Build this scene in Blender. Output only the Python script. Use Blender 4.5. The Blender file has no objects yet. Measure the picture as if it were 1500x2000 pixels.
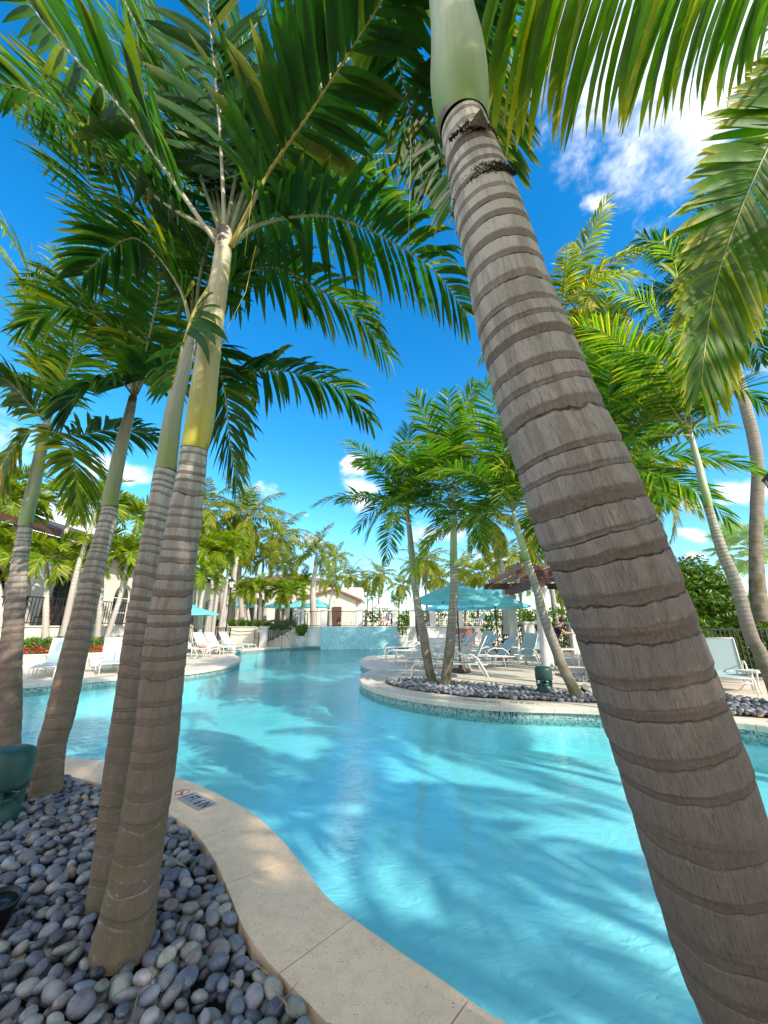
import bpy, math, random
import numpy as np
from mathutils import Vector, Matrix
from mathutils.geometry import tessellate_polygon
random.seed(7)
RNG = np.random.default_rng(7)
S = bpy.context.scene
C = S.collection
R = math.radians
PI = math.pi

# ------------------------------------------------------------------ camera, sky, sun, exposure
H = 1.35                       # eye height above the deck
TH = R(16.7)                   # the camera looks up this much
FOC = 740.0                    # focal length in pixels of the 1500 x 2000 photograph
cam = bpy.data.cameras.new('camera')
cam_o = bpy.data.objects.new('camera', cam)
C.objects.link(cam_o)
cam_o.location = (0, 0, H)
cam_o.rotation_euler = (R(90) + TH, 0, 0)
cam.sensor_fit = 'VERTICAL'
cam.sensor_height = 36.0
cam.sensor_width = 27.0
cam.lens = 36.0 * FOC / 2000.0
cam.clip_start = 0.02
cam.clip_end = 5000
S.camera = cam_o

SUN_DIR = Vector((0.62, -0.60, 0.56)).normalized()     # towards the sun: behind the camera, to the right
sun_el = math.asin(SUN_DIR.z)
sun_az = math.atan2(SUN_DIR.x, SUN_DIR.y)              # clockwise from +Y
sun = bpy.data.lights.new('sun', 'SUN')
sun.energy = 3.8
sun.angle = R(0.55)
sun.color = (1.0, 0.94, 0.84)
sun_o = bpy.data.objects.new('sun', sun)
C.objects.link(sun_o)
sun_o.rotation_euler = (-SUN_DIR).to_track_quat('-Z', 'Y').to_euler()
sun_o.location = (20, -20, 30)

world = bpy.data.worlds.new('World')
S.world = world
world.use_nodes = True
wn, wl = world.node_tree.nodes, world.node_tree.links
wn.clear()
w_out = wn.new('ShaderNodeOutputWorld')
w_bg = wn.new('ShaderNodeBackground')
w_sky = wn.new('ShaderNodeTexSky')
w_sky.sky_type = 'NISHITA'
w_sky.sun_disc = False
w_sky.sun_elevation = sun_el
w_sky.sun_rotation = sun_az
w_sky.air_density = 1.0
w_sky.dust_density = 0.3
w_sky.ozone_density = 3.0
w_bg.inputs['Strength'].default_value = 0.15
S.view_settings.view_transform = 'Standard'
S.view_settings.look = 'None'
S.view_settings.gamma = 1
S.view_settings.use_curve_mapping = False
S.view_settings.exposure = 0.75
S.cycles.max_bounces = 10
S.cycles.transparent_max_bounces = 12
S.cycles.caustics_reflective = False
S.cycles.caustics_refractive = False
S.cycles.use_denoising = True

CT, ST = math.cos(TH), math.sin(TH)
def ray(px, py):
    d = py - 1000.0
    return Vector((px - 750.0, FOC * CT + d * ST, FOC * ST - d * CT))
def at(px, py, Y):
    r = ray(px, py); t = Y / r.y
    return Vector((r.x * t, Y, H + r.z * t))
def G(px, py, z=0.0):
    r = ray(px, py); t = (z - H) / r.z
    return Vector((r.x * t, r.y * t, z))
def depth(p):
    return p[1] * CT + (p[2] - H) * ST

def mixc(nt, fac, a, b):
    m = nt.nodes.new('ShaderNodeMix'); m.data_type = 'RGBA'
    for s, v in ((m.inputs[0], fac), (m.inputs[6], a), (m.inputs[7], b)):
        if hasattr(v, 'is_output') or isinstance(v, bpy.types.NodeSocket): nt.links.new(v, s)
        elif isinstance(v, (int, float)): s.default_value = v
        else: s.default_value = (*v, 1)
    return m.outputs[2]
def math_n(nt, op, a, b=0.0, clamp=False):
    m = nt.nodes.new('ShaderNodeMath'); m.operation = op; m.use_clamp = clamp
    for s, v in ((m.inputs[0], a), (m.inputs[1], b)):
        if isinstance(v, bpy.types.NodeSocket): nt.links.new(v, s)
        else: s.default_value = v
    return m.outputs[0]
def vscale(nt, vec, sc):
    m = nt.nodes.new('ShaderNodeMapping')
    nt.links.new(vec, m.inputs['Vector'])
    m.inputs['Scale'].default_value = sc
    return m.outputs[0]
def noise(nt, vec, scale, detail=3, rough=0.55, dist=0.0):
    n = nt.nodes.new('ShaderNodeTexNoise')
    n.inputs['Scale'].default_value = scale
    n.inputs['Detail'].default_value = detail
    n.inputs['Roughness'].default_value = rough
    n.inputs['Distortion'].default_value = dist
    if vec is not None: nt.links.new(vec, n.inputs['Vector'])
    return n.outputs['Fac']
def ramp(nt, fac, stops, interp='LINEAR'):
    r = nt.nodes.new('ShaderNodeValToRGB')
    r.color_ramp.interpolation = interp
    e = r.color_ramp.elements
    while len(e) < len(stops): e.new(0.5)
    for i, (p, c) in enumerate(stops):
        e[i].position = p
        if isinstance(c, (int, float)): c = (c, c, c)
        e[i].color = (*c, 1)
    nt.links.new(fac, r.inputs[0])
    return r.outputs[0]

# sky colour (Nishita, its blue a little deeper) with fair-weather clouds
tc = wn.new('ShaderNodeTexCoord')
nt = world.node_tree
gam = wn.new('ShaderNodeHueSaturation')
gam.inputs['Hue'].default_value = 0.495
gam.inputs['Saturation'].default_value = 1.38
gam.inputs['Value'].default_value = 1.36
wl.new(w_sky.outputs[0], gam.inputs['Color'])
sep = wn.new('ShaderNodeSeparateXYZ'); wl.new(tc.outputs['Generated'], sep.inputs[0])
wv = wn.new('ShaderNodeTexNoise'); wv.inputs['Scale'].default_value = 9; wv.inputs['Detail'].default_value = 4
wl.new(tc.outputs['Generated'], wv.inputs['Vector'])
wsub = wn.new('ShaderNodeVectorMath'); wsub.operation = 'MULTIPLY_ADD'
wl.new(wv.outputs['Color'], wsub.inputs[0]); wsub.inputs[1].default_value = (.16, .16, .10); wsub.inputs[2].default_value = (-.08, -.08, -.05)
WARP = wn.new('ShaderNodeVectorMath'); WARP.operation = 'ADD'
wl.new(tc.outputs['Generated'], WARP.inputs[0]); wl.new(wsub.outputs[0], WARP.inputs[1])
def blob(px, py, rad, soft, sx=1.0, sz=1.0):
    """soft mask round one direction of the sky; sx, sz stretch it"""
    c = ray(px, py).normalized()
    sub = wn.new('ShaderNodeVectorMath'); sub.operation = 'SUBTRACT'
    wl.new(WARP.outputs[0], sub.inputs[0]); sub.inputs[1].default_value = c
    mul = wn.new('ShaderNodeVectorMath'); mul.operation = 'MULTIPLY'
    wl.new(sub.outputs[0], mul.inputs[0]); mul.inputs[1].default_value = (sx, 1.0, sz)
    ln = wn.new('ShaderNodeVectorMath'); ln.operation = 'LENGTH'; wl.new(mul.outputs[0], ln.inputs[0])
    mr = wn.new('ShaderNodeMapRange'); mr.interpolation_type = 'SMOOTHSTEP'
    mr.inputs['From Min'].default_value = rad + soft; mr.inputs['From Max'].default_value = max(rad - soft, 0)
    wl.new(ln.outputs['Value'], mr.inputs['Value'])
    return mr.outputs[0]
mask = None
for a in [(1350, 60, .22, .14, 1, 1), (1150, 30, .10, .12, 1, 1), (1220, 210, .05, .10, 1, 1), (1170, 250, .05, .08, 1, .7), (1185, 395, .02, .045, 1, 1), (1450, 20, .15, .15, 1, 1),
          (700, 970, .045, .05, .8, 1.3), (690, 915, .025, .035, 1, 1), (590, 1000, .008, .03, .8, 1.2), (510, 955, .035, .04, .9, 1.4),
          (110, 1010, .09, .07, .7, 1.6), (240, 930, .04, .06, .8, 1.5), (860, 1040, .05, .05, .7, 1.5),
          (1320, 980, .02, .03, .6, 1.8), (1330, 1043, .02, .032, .6, 2.2), (1440, 950, .045, .045, .7, 1.5), (1360, 1090, .015, .02, .6, 3), (1180, 990, .03, .04, .6, 1.5),
          (590, 1060, .04, .03, .5, 2.2), (960, 1090, .06, .05, .5, 2),
          (-600, 700, .25, .2, .8, 1.4), (2300, 500, .3, .25, .8, 1.2), (2600, 1050, .2, .15, .5, 2)]:
    b = blob(*a)
    mask = b if mask is None else math_n(nt, 'MAXIMUM', mask, b)
# extra cloud added behind the camera, unseen, to whiten the ambient light
back = wn.new('ShaderNodeMapRange'); back.interpolation_type = 'SMOOTHSTEP'
back.inputs['From Min'].default_value = 0.30; back.inputs['From Max'].default_value = -0.25
back.inputs['To Max'].default_value = 1.0
wl.new(sep.outputs['Y'], back.inputs['Value'])
mask = math_n(nt, 'MAXIMUM', mask, back.outputs[0])
cn = noise(nt, vscale(nt, tc.outputs['Generated'], (1, 1, 1.9)), 5.0, 8, 0.6, 0.25)
cn2 = noise(nt, tc.outputs['Generated'], 15.0, 6, 0.6, 0.4)
cnm = math_n(nt, 'ADD', math_n(nt, 'MULTIPLY', cn, 0.7), math_n(nt, 'MULTIPLY', cn2, 0.3))
dens = math_n(nt, 'ADD', math_n(nt, 'MULTIPLY', mask, 0.62), math_n(nt, 'MULTIPLY', math_n(nt, 'SUBTRACT', cnm, 0.5), 1.7))
cl = wn.new('ShaderNodeMapRange'); cl.interpolation_type = 'SMOOTHSTEP'
cl.inputs['From Min'].default_value = 0.26; cl.inputs['From Max'].default_value = 0.72
wl.new(dens, cl.inputs['Value'])
shade = ramp(nt, cn2, [(0.35, (5.2, 5.4, 6.2)), (0.62, (7.2, 7.2, 7.4))])
skyc = mixc(nt, math_n(nt, 'MULTIPLY', cl.outputs[0], 0.92), gam.outputs[0], shade)
wl.new(skyc, w_bg.inputs['Color'])
wl.new(w_bg.outputs[0], w_out.inputs[0])

# ------------------------------------------------------------------ materials
def new_mat(name, base=(0.5, 0.5, 0.5), rough=0.6, metal=0.0, spec=0.5):
    m = bpy.data.materials.new(name); m.use_nodes = True
    b = m.node_tree.nodes['Principled BSDF']
    b.inputs['Base Color'].default_value = (*base, 1)
    b.inputs['Roughness'].default_value = rough
    b.inputs['Metallic'].default_value = metal
    b.inputs['Specular IOR Level'].default_value = spec
    return m, m.node_tree, b
def attr(nt, name, out='Vector'):
    a = nt.nodes.new('ShaderNodeAttribute'); a.attribute_name = name
    return a.outputs[out]
def objco(nt):
    return nt.nodes.new('ShaderNodeTexCoord').outputs['Object']
def worldco(nt):
    return nt.nodes.new('ShaderNodeNewGeometry').outputs['Position']
def bump(nt, b, h, strength=0.5, dist=0.01):
    bp = nt.nodes.new('ShaderNodeBump')
    bp.inputs['Strength'].default_value = strength
    bp.inputs['Distance'].default_value = dist
    nt.links.new(h, bp.inputs['Height']); nt.links.new(bp.outputs[0], b.inputs['Normal'])
    return bp
def mottled(name, c1, c2, scale=8, rough=0.7, bmp=0.3, bdist=0.004, fine=60, metal=0, spec=0.4):
    m, nt, b = new_mat(name, c1, rough, metal, spec)
    co = worldco(nt)
    n = noise(nt, co, scale, 5, 0.6)
    f = noise(nt, co, fine, 3, 0.6)
    nt.links.new(mixc(nt, ramp(nt, n, [(0.35, 0.0), (0.65, 1.0)]), c1, c2), b.inputs['Base Color'])
    if bmp: bump(nt, b, f, bmp, bdist)
    return m

def trunk_mat(name, pale, grey, scar, line, moss=0.0, crack=1.0, seed=0.0):
    m, nt, b = new_mat(name, grey, 0.85, 0, 0.2)
    tcv = attr(nt, 'tc'); ring = attr(nt, 'ring', 'Fac'); hg = attr(nt, 'hgt', 'Fac')
    off = nt.nodes.new('ShaderNodeVectorMath'); off.operation = 'ADD'
    nt.links.new(tcv, off.inputs[0]); off.inputs[1].default_value = (seed, seed, seed)
    tcv = off.outputs[0]
    wob = noise(nt, tcv, 9, 3, 0.6)
    wob2 = noise(nt, tcv, 45, 2, 0.6)
    rw = math_n(nt, 'ADD', ring, math_n(nt, 'ADD', math_n(nt, 'MULTIPLY', math_n(nt, 'SUBTRACT', wob, 0.5), 0.34), math_n(nt, 'MULTIPLY', math_n(nt, 'SUBTRACT', wob2, 0.5), 0.13)))
    f = math_n(nt, 'FRACT', rw)
    cell = math_n(nt, 'FLOOR', rw)
    rnd = nt.nodes.new('ShaderNodeTexWhiteNoise'); rnd.noise_dimensions = '1D'
    nt.links.new(cell, rnd.inputs['W'])
    # scar band, wider or narrower from ring to ring
    band_hi = math_n(nt, 'ADD', 0.16, math_n(nt, 'MULTIPLY', rnd.outputs['Value'], 0.22))
    band = nt.nodes.new('ShaderNodeMapRange'); band.interpolation_type = 'SMOOTHSTEP'
    nt.links.new(f, band.inputs['Value']); nt.links.new(band_hi, band.inputs['From Min'])
    nt.links.new(math_n(nt, 'ADD', band_hi, 0.10), band.inputs['From Max'])
    # band factor 0 in the scar, 1 in the internode
    mott = noise(nt, tcv, 20, 7, 0.75)
    body = mixc(nt, ramp(nt, mott, [(0.35, 0.0), (0.65, 1.0)]), grey, tuple(c * 0.72 for c in grey))
    top = nt.nodes.new('ShaderNodeMapRange'); nt.links.new(hg, top.inputs['Value'])
    top.inputs['From Min'].default_value = 0.50; top.inputs['From Max'].default_value = 0.97
    body = mixc(nt, top.outputs[0], body, pale)
    lowr = nt.nodes.new('ShaderNodeMapRange'); nt.links.new(hg, lowr.inputs['Value'])
    lowr.inputs['From Min'].default_value = 0.58; lowr.inputs['From Max'].default_value = 0.30
    body = mixc(nt, math_n(nt, 'MULTIPLY', lowr.outputs[0], 0.8), body, mixc(nt, mott, tuple(c * k for c, k in zip(grey, (0.42, 0.38, 0.34))), tuple(c * k for c, k in zip(grey, (0.85, 0.78, 0.72)))))
    streak = noise(nt, vscale(nt, tcv, (9, 9, 1.1)), 3, 4, 0.6)
    body = mixc(nt, math_n(nt, 'MULTIPLY', ramp(nt, streak, [(0.42, 1.0), (0.55, 0.0)]), 0.45), body, tuple(c * 0.55 for c in grey))
    fib = noise(nt, vscale(nt, tcv, (62, 62, 4.4)), 6, 8, 0.8, 0.5)
    fibc = ramp(nt, fib, [(0.36, 0.10), (0.42, 0.55), (0.50, 0.95), (0.7, 1.22)])
    low = nt.nodes.new('ShaderNodeMapRange'); nt.links.new(hg, low.inputs['Value'])
    low.inputs['From Min'].default_value = 0.9; low.inputs['From Max'].default_value = 0.72
    mulc = nt.nodes.new('ShaderNodeMix'); mulc.data_type = 'RGBA'; mulc.blend_type = 'MULTIPLY'
    nt.links.new(math_n(nt, 'MULTIPLY', low.outputs[0], 0.75 * crack), mulc.inputs[0])
    nt.links.new(body, mulc.inputs[6]); nt.links.new(fibc, mulc.inputs[7])
    basefade = nt.nodes.new('ShaderNodeMapRange'); nt.links.new(hg, basefade.inputs['Value'])
    basefade.inputs['From Min'].default_value = 0.12; basefade.inputs['From Max'].default_value = 0.52
    basefade.inputs['To Min'].default_value = 0.12
    scn = noise(nt, vscale(nt, tcv, (30, 30, 16)), 5, 4, 0.7)
    scarc = mixc(nt, ramp(nt, scn, [(0.3, 0.0), (0.7, 1.0)]), tuple(c * 0.62 for c in scar), tuple(c * 1.35 for c in scar))
    bandf = math_n(nt, 'SUBTRACT', 1.0, math_n(nt, 'MULTIPLY', math_n(nt, 'SUBTRACT', 1.0, band.outputs[0]), math_n(nt, 'MULTIPLY', basefade.outputs[0], math_n(nt, 'ADD', 0.45, math_n(nt, 'MULTIPLY', rnd.outputs['Value'], 0.5)))))
    col = mixc(nt, bandf, scarc, mulc.outputs[2])
    # the thin dark lip at each ring
    lip = ramp(nt, f, [(0.0, 1.0), (0.025, 0.85), (0.05, 0.0), (0.975, 0.0), (1.0, 1.0)])
    lipn = ramp(nt, noise(nt, tcv, 22, 3), [(0.35, 0.25), (0.6, 1.0)])
    col = mixc(nt, math_n(nt, 'MULTIPLY', math_n(nt, 'MULTIPLY', lip, lipn), basefade.outputs[0]), col, line)
    # pale lichen flecks and moss towards the foot
    sp = ramp(nt, noise(nt, tcv, 55, 2), [(0.66, 0.0), (0.72, 1.0)])
    spz = math_n(nt, 'SUBTRACT', 1.0, basefade.outputs[0], True)
    col = mixc(nt, math_n(nt, 'MULTIPLY', math_n(nt, 'MULTIPLY', sp, spz), 0.8), col, (0.42, 0.38, 0.33))
    plip = math_n(nt, 'MULTIPLY', math_n(nt, 'MULTIPLY', lip, lipn), math_n(nt, 'MULTIPLY', spz, 0.7))
    col = mixc(nt, plip, col, (0.50, 0.43, 0.35))
    if moss:
        ms = ramp(nt, noise(nt, tcv, 5, 4), [(0.42, 0.0), (0.62, 1.0)])
        col = mixc(nt, math_n(nt, 'MULTIPLY', math_n(nt, 'MULTIPLY', ms, spz), moss), col, (0.12, 0.115, 0.035))
    nt.links.new(col, b.inputs['Base Color'])
    hgt = math_n(nt, 'ADD', math_n(nt, 'MULTIPLY', fib, 0.7), math_n(nt, 'MULTIPLY', band.outputs[0], 0.35))
    hgt = math_n(nt, 'SUBTRACT', hgt, math_n(nt, 'MULTIPLY', lip, 0.4))
    bump(nt, b, hgt, 1.0, 0.007)
    return m

M = {}
M['trunk_big'] = trunk_mat('trunk_bark_big', (0.74, 0.68, 0.56), (0.40, 0.325, 0.262), (0.215, 0.158, 0.118), (0.035, 0.022, 0.015), moss=0.2, seed=1.3)
M['trunk_near'] = trunk_mat('trunk_bark_near', (0.47, 0.46, 0.38), (0.34, 0.26, 0.195), (0.20, 0.14, 0.105), (0.05, 0.032, 0.024), moss=0.55, crack=0.8, seed=5.1)
M['trunk_grey'] = trunk_mat('trunk_bark_grey', (0.45, 0.46, 0.32), (0.40, 0.355, 0.30), (0.26, 0.20, 0.15), (0.07, 0.05, 0.04), moss=0.9, crack=0.6, seed=9.4)  # lighter grey bark for the palms round the pool
M['trunk_white'] = trunk_mat('trunk_bark_white', (0.50, 0.50, 0.32), (0.62, 0.58, 0.52), (0.42, 0.37, 0.31), (0.20, 0.16, 0.13), crack=0.3, seed=2.2)

def shaft_mat(name, lowc, midc, topc, stain=0.6):
    m, nt, b = new_mat(name, midc, 0.42, 0, 0.4)
    hg = attr(nt, 'hgt', 'Fac'); tcv = attr(nt, 'tc')
    n = noise(nt, tcv, 5, 4)
    hh = math_n(nt, 'ADD', hg, math_n(nt, 'MULTIPLY', math_n(nt, 'SUBTRACT', n, 0.5), 0.16))
    col = ramp(nt, hh, [(0.0, (0.16, 0.10, 0.06)), (0.022, lowc), (0.14, tuple((a + c) / 2 for a, c in zip(lowc, midc))), (0.3, midc), (1.0, topc)])
    st = noise(nt, vscale(nt, tcv, (14, 14, 1.2)), 4, 5, 0.6)
    col = mixc(nt, math_n(nt, 'MULTIPLY', ramp(nt, st, [(0.4, 1.0), (0.55, 0.0)]), 0.28), col, tuple(c * 0.55 for c in midc))
    blot = ramp(nt, noise(nt, tcv, 9, 3), [(0.50, 0.0), (0.56, 1.0)])
    hi = ramp(nt, hg, [(0.78, 0.0), (0.9, 1.0)])
    col = mixc(nt, math_n(nt, 'MULTIPLY', math_n(nt, 'MULTIPLY', blot, hi), stain), col, (0.05, 0.03, 0.025))
    nt.links.new(col, b.inputs['Base Color'])
    bump(nt, b, st, 0.3, 0.002)
    return m
M['shaft_yellow'] = shaft_mat('crownshaft_yellow', (0.42, 0.38, 0.02), (0.40, 0.36, 0.15), (0.52, 0.46, 0.30), 1.0)
M['shaft_green'] = shaft_mat('crownshaft_green', (0.22, 0.27, 0.05), (0.26, 0.29, 0.16), (0.42, 0.38, 0.32), 0.7)
M['shaft_pale'] = shaft_mat('crownshaft_pale', (0.22, 0.34, 0.08), (0.46, 0.52, 0.30), (0.62, 0.60, 0.46), 0.1)

def leaf_mat(name, trans=0.42, rough=0.5, glow=(1.9, 1.75, 0.6), spec=0.22):
    m, nt, b = new_mat(name, (0.06, 0.13, 0.02), rough, 0, spec)
    c = attr(nt, 'col', 'Color')
    n = noise(nt, worldco(nt), 14, 2)
    v = nt.nodes.new('ShaderNodeMix'); v.data_type = 'RGBA'; v.blend_type = 'MULTIPLY'
    v.inputs[0].default_value = 1.0
    nt.links.new(c, v.inputs[6]); nt.links.new(ramp(nt, n, [(0.3, 0.85), (0.7, 1.12)]), v.inputs[7])
    nt.links.new(v.outputs[2], b.inputs['Base Color'])
    t = nt.nodes.new('ShaderNodeBsdfTranslucent')
    g = nt.nodes.new('ShaderNodeMix'); g.data_type = 'RGBA'; g.blend_type = 'MULTIPLY'; g.clamp_result = False
    g.inputs[0].default_value = 1.0
    nt.links.new(v.outputs[2], g.inputs[6]); g.inputs[7].default_value = (*glow, 1)
    nt.links.new(g.outputs[2], t.inputs['Color'])
    mx = nt.nodes.new('ShaderNodeMixShader'); mx.inputs[0].default_value = trans
    nt.links.new(b.outputs[0], mx.inputs[1]); nt.links.new(t.outputs[0], mx.inputs[2])
    nt.links.new(mx.outputs[0], nt.nodes['Material Output'].inputs[0])
    return m
M['leaf'] = leaf_mat('frond_leaf', glow=(2.3, 2.5, 0.7))
M['hedge_leaf'] = leaf_mat('hedge_leaf', 0.3, 0.35, (1.8, 1.7, 0.5))
M['rachis'] = mottled('rachis', (0.36, 0.35, 0.15), (0.26, 0.27, 0.10), 12, 0.5, 0.2, 0.002)
M['rachis_pale'] = mottled('rachis_pale', (0.48, 0.44, 0.32), (0.38, 0.34, 0.22), 12, 0.5, 0.2, 0.002)
M['rachis_yellow'] = mottled('rachis_yellow', (0.50, 0.40, 0.08), (0.34, 0.30, 0.07), 9, 0.5, 0.2, 0.002)
M['fibre'] = mottled('brown_fibre', (0.06, 0.04, 0.028), (0.13, 0.085, 0.05), 60, 0.95, 0.8, 0.01, 200)
M['plaster'] = mottled('cream_plaster', (0.72, 0.67, 0.56), (0.62, 0.57, 0.47), 1.6, 0.8, 0.15, 0.003, 40)
M['plaster_pale'] = mottled('pale_plaster', (0.70, 0.68, 0.62), (0.60, 0.58, 0.52), 2.5, 0.8, 0.15, 0.003, 40)
M['white_frame'] = new_mat('white_enamel', (0.72, 0.69, 0.62), 0.35)[0]
M['iron'] = new_mat('black_iron', (0.018, 0.017, 0.018), 0.45)[0]
M['dark_green'] = mottled('dark_green_plastic', (0.012, 0.055, 0.045), (0.018, 0.07, 0.055), 12, 0.42, 0.1, 0.002)
M['black'] = new_mat('black_plastic', (0.012, 0.012, 0.013), 0.4)[0]
M['steel'] = new_mat('steel', (0.35, 0.34, 0.33), 0.3, 1.0)[0]
M['soil'] = mottled('dark_soil', (0.035, 0.03, 0.025), (0.06, 0.05, 0.04), 20, 0.95, 0.5, 0.01)
M['wood'] = mottled('dark_wood', (0.075, 0.035, 0.022), (0.12, 0.055, 0.035), 14, 0.6, 0.3, 0.003)
M['wood_red'] = mottled('red_brown_wood', (0.22, 0.085, 0.055), (0.30, 0.13, 0.09), 10, 0.6, 0.3, 0.003)
M['roof'] = mottled('roof_clay', (0.30, 0.15, 0.10), (0.22, 0.11, 0.08), 3, 0.8, 0.6, 0.01, 14)
M['roof_dark'] = mottled('roof_dark', (0.07, 0.045, 0.038), (0.12, 0.075, 0.06), 3, 0.8, 0.4, 0.01, 14)
M['glass'] = new_mat('dark_window_glass', (0.02, 0.025, 0.03), 0.06, 0, 0.8)[0]
M['skin'] = new_mat('skin', (0.50, 0.27, 0.18), 0.5)[0]
M['navy'] = new_mat('navy_cloth', (0.012, 0.014, 0.04), 0.8)[0]
M['blue_cloth'] = new_mat('blue_cloth', (0.05, 0.12, 0.5), 0.8)[0]
M['white_cloth'] = new_mat('white_towel', (0.75, 0.73, 0.7), 0.9)[0]
M['pink_cloth'] = new_mat('pink_towel', (0.65, 0.25, 0.22), 0.9)[0]
M['letter'] = new_mat('navy_lettering', (0.012, 0.012, 0.03), 0.5)[0]
M['letter_red'] = new_mat('red_lettering', (0.35, 0.03, 0.03), 0.5)[0]
M['tile_plate'] = mottled('grey_tile_plate', (0.40, 0.37, 0.33), (0.34, 0.32, 0.29), 30, 0.5, 0.1, 0.001)
M['lantern_glass'] = new_mat('frosted_lantern_glass', (0.75, 0.75, 0.72), 0.25)[0]
M['urn'] = mottled('urn_stone', (0.66, 0.62, 0.55), (0.55, 0.51, 0.45), 8, 0.8, 0.3, 0.004)

def stripes_mat(name, c1, c2, trans=0.25):
    m, nt, b = new_mat(name, c1, 0.6)
    co = objco(nt)
    w = nt.nodes.new('ShaderNodeTexWave'); w.bands_direction = 'Y'
    w.inputs['Scale'].default_value = 12; nt.links.new(co, w.inputs['Vector'])
    col = mixc(nt, ramp(nt, w.outputs['Fac'], [(0.3, 0.0), (0.6, 1.0)]), c1, c2)
    nt.links.new(col, b.inputs['Base Color'])
    t = nt.nodes.new('ShaderNodeBsdfTranslucent'); nt.links.new(col, t.inputs['Color'])
    mx = nt.nodes.new('ShaderNodeMixShader'); mx.inputs[0].default_value = trans
    nt.links.new(b.outputs[0], mx.inputs[1]); nt.links.new(t.outputs[0], mx.inputs[2])
    nt.links.new(mx.outputs[0], nt.nodes['Material Output'].inputs[0])
    return m
M['sling'] = stripes_mat('sling_fabric', (0.60, 0.70, 0.68), (0.46, 0.60, 0.60))
M['sling_teal'] = stripes_mat('sling_fabric_teal', (0.52, 0.68, 0.66), (0.42, 0.60, 0.60))
M['canopy'] = stripes_mat('canopy_fabric', (0.24, 0.76, 0.80), (0.235, 0.75, 0.79), 0.5)
M['canopy_white'] = stripes_mat('canopy_fabric_white', (0.7, 0.7, 0.66), (0.68, 0.68, 0.64), 0.3)

# exposed aggregate coping stone
def stone_mat(name, base, c2, dark, rough=0.75, holes=True):
    m, nt, b = new_mat(name, base, rough)
    co = worldco(nt)
    big = noise(nt, co, 1.4, 4); mid = noise(nt, co, 11, 5, 0.65)
    col = mixc(nt, ramp(nt, big, [(0.35, 0.0), (0.65, 1.0)]), base, c2)
    col = mixc(nt, ramp(nt, mid, [(0.3, 0.5), (0.55, 0.0)]), col, tuple(c * 0.72 for c in c2))
    if holes:
        v = nt.nodes.new('ShaderNodeTexVoronoi'); v.inputs['Scale'].default_value = 85
        nt.links.new(co, v.inputs['Vector'])
        hm = ramp(nt, v.outputs['Distance'], [(0.12, 1.0), (0.24, 0.0)])
        pick = ramp(nt, noise(nt, co, 26, 2), [(0.5, 0.0), (0.57, 1.0)])
        hole = math_n(nt, 'MULTIPLY', hm, pick)
        col = mixc(nt, hole, col, dark)
        sp = ramp(nt, noise(nt, co, 160, 2), [(0.35, 0.35), (0.5, 0.0)])
        col = mixc(nt, sp, col, tuple(c * 0.6 for c in base))
        bump(nt, b, math_n(nt, 'SUBTRACT', mid, hole), 0.45, 0.004)
    else:
        bump(nt, b, noise(nt, co, 70, 3), 0.2, 0.003)
    nt.links.new(col, b.inputs['Base Color'])
    return m
M['coping'] = stone_mat('coping_stone', (0.92, 0.66, 0.42), (0.84, 0.59, 0.365), (0.20, 0.11, 0.06))  # base colour warmed and brightened to offset the blue shade there
M['coping_far'] = stone_mat('coping_stone_pale', (0.70, 0.61, 0.48), (0.63, 0.55, 0.43), (0.2, 0.15, 0.1), holes=False)
M['deck'] = stone_mat('deck_concrete', (0.70, 0.60, 0.46), (0.62, 0.53, 0.41), (0.2, 0.15, 0.1), holes=False)

def pebble_mat(name):
    m, nt, b = new_mat(name, (0.12, 0.13, 0.16), 0.5, 0, 0.45)
    c = attr(nt, 'col', 'Color')
    co = worldco(nt)
    n = noise(nt, co, 24, 5, 0.6); n2 = noise(nt, co, 170, 3)
    v = nt.nodes.new('ShaderNodeMix'); v.data_type = 'RGBA'; v.blend_type = 'MULTIPLY'; v.inputs[0].default_value = 1.0
    nt.links.new(c, v.inputs[6]); nt.links.new(ramp(nt, n, [(0.3, (0.55, 0.53, 0.5)), (0.72, (1.12, 1.06, 0.98))]), v.inputs[7])
    vein = ramp(nt, noise(nt, co, 12, 2, 0.5, 1.5), [(0.49, 0.0), (0.5, 0.4), (0.515, 0.0)])
    nt.links.new(mixc(nt, vein, v.outputs[2], (0.4, 0.4, 0.4)), b.inputs['Base Color'])
    bump(nt, b, n2, 0.25, 0.002)
    return m
M['pebble'] = pebble_mat('river_pebble')

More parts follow.
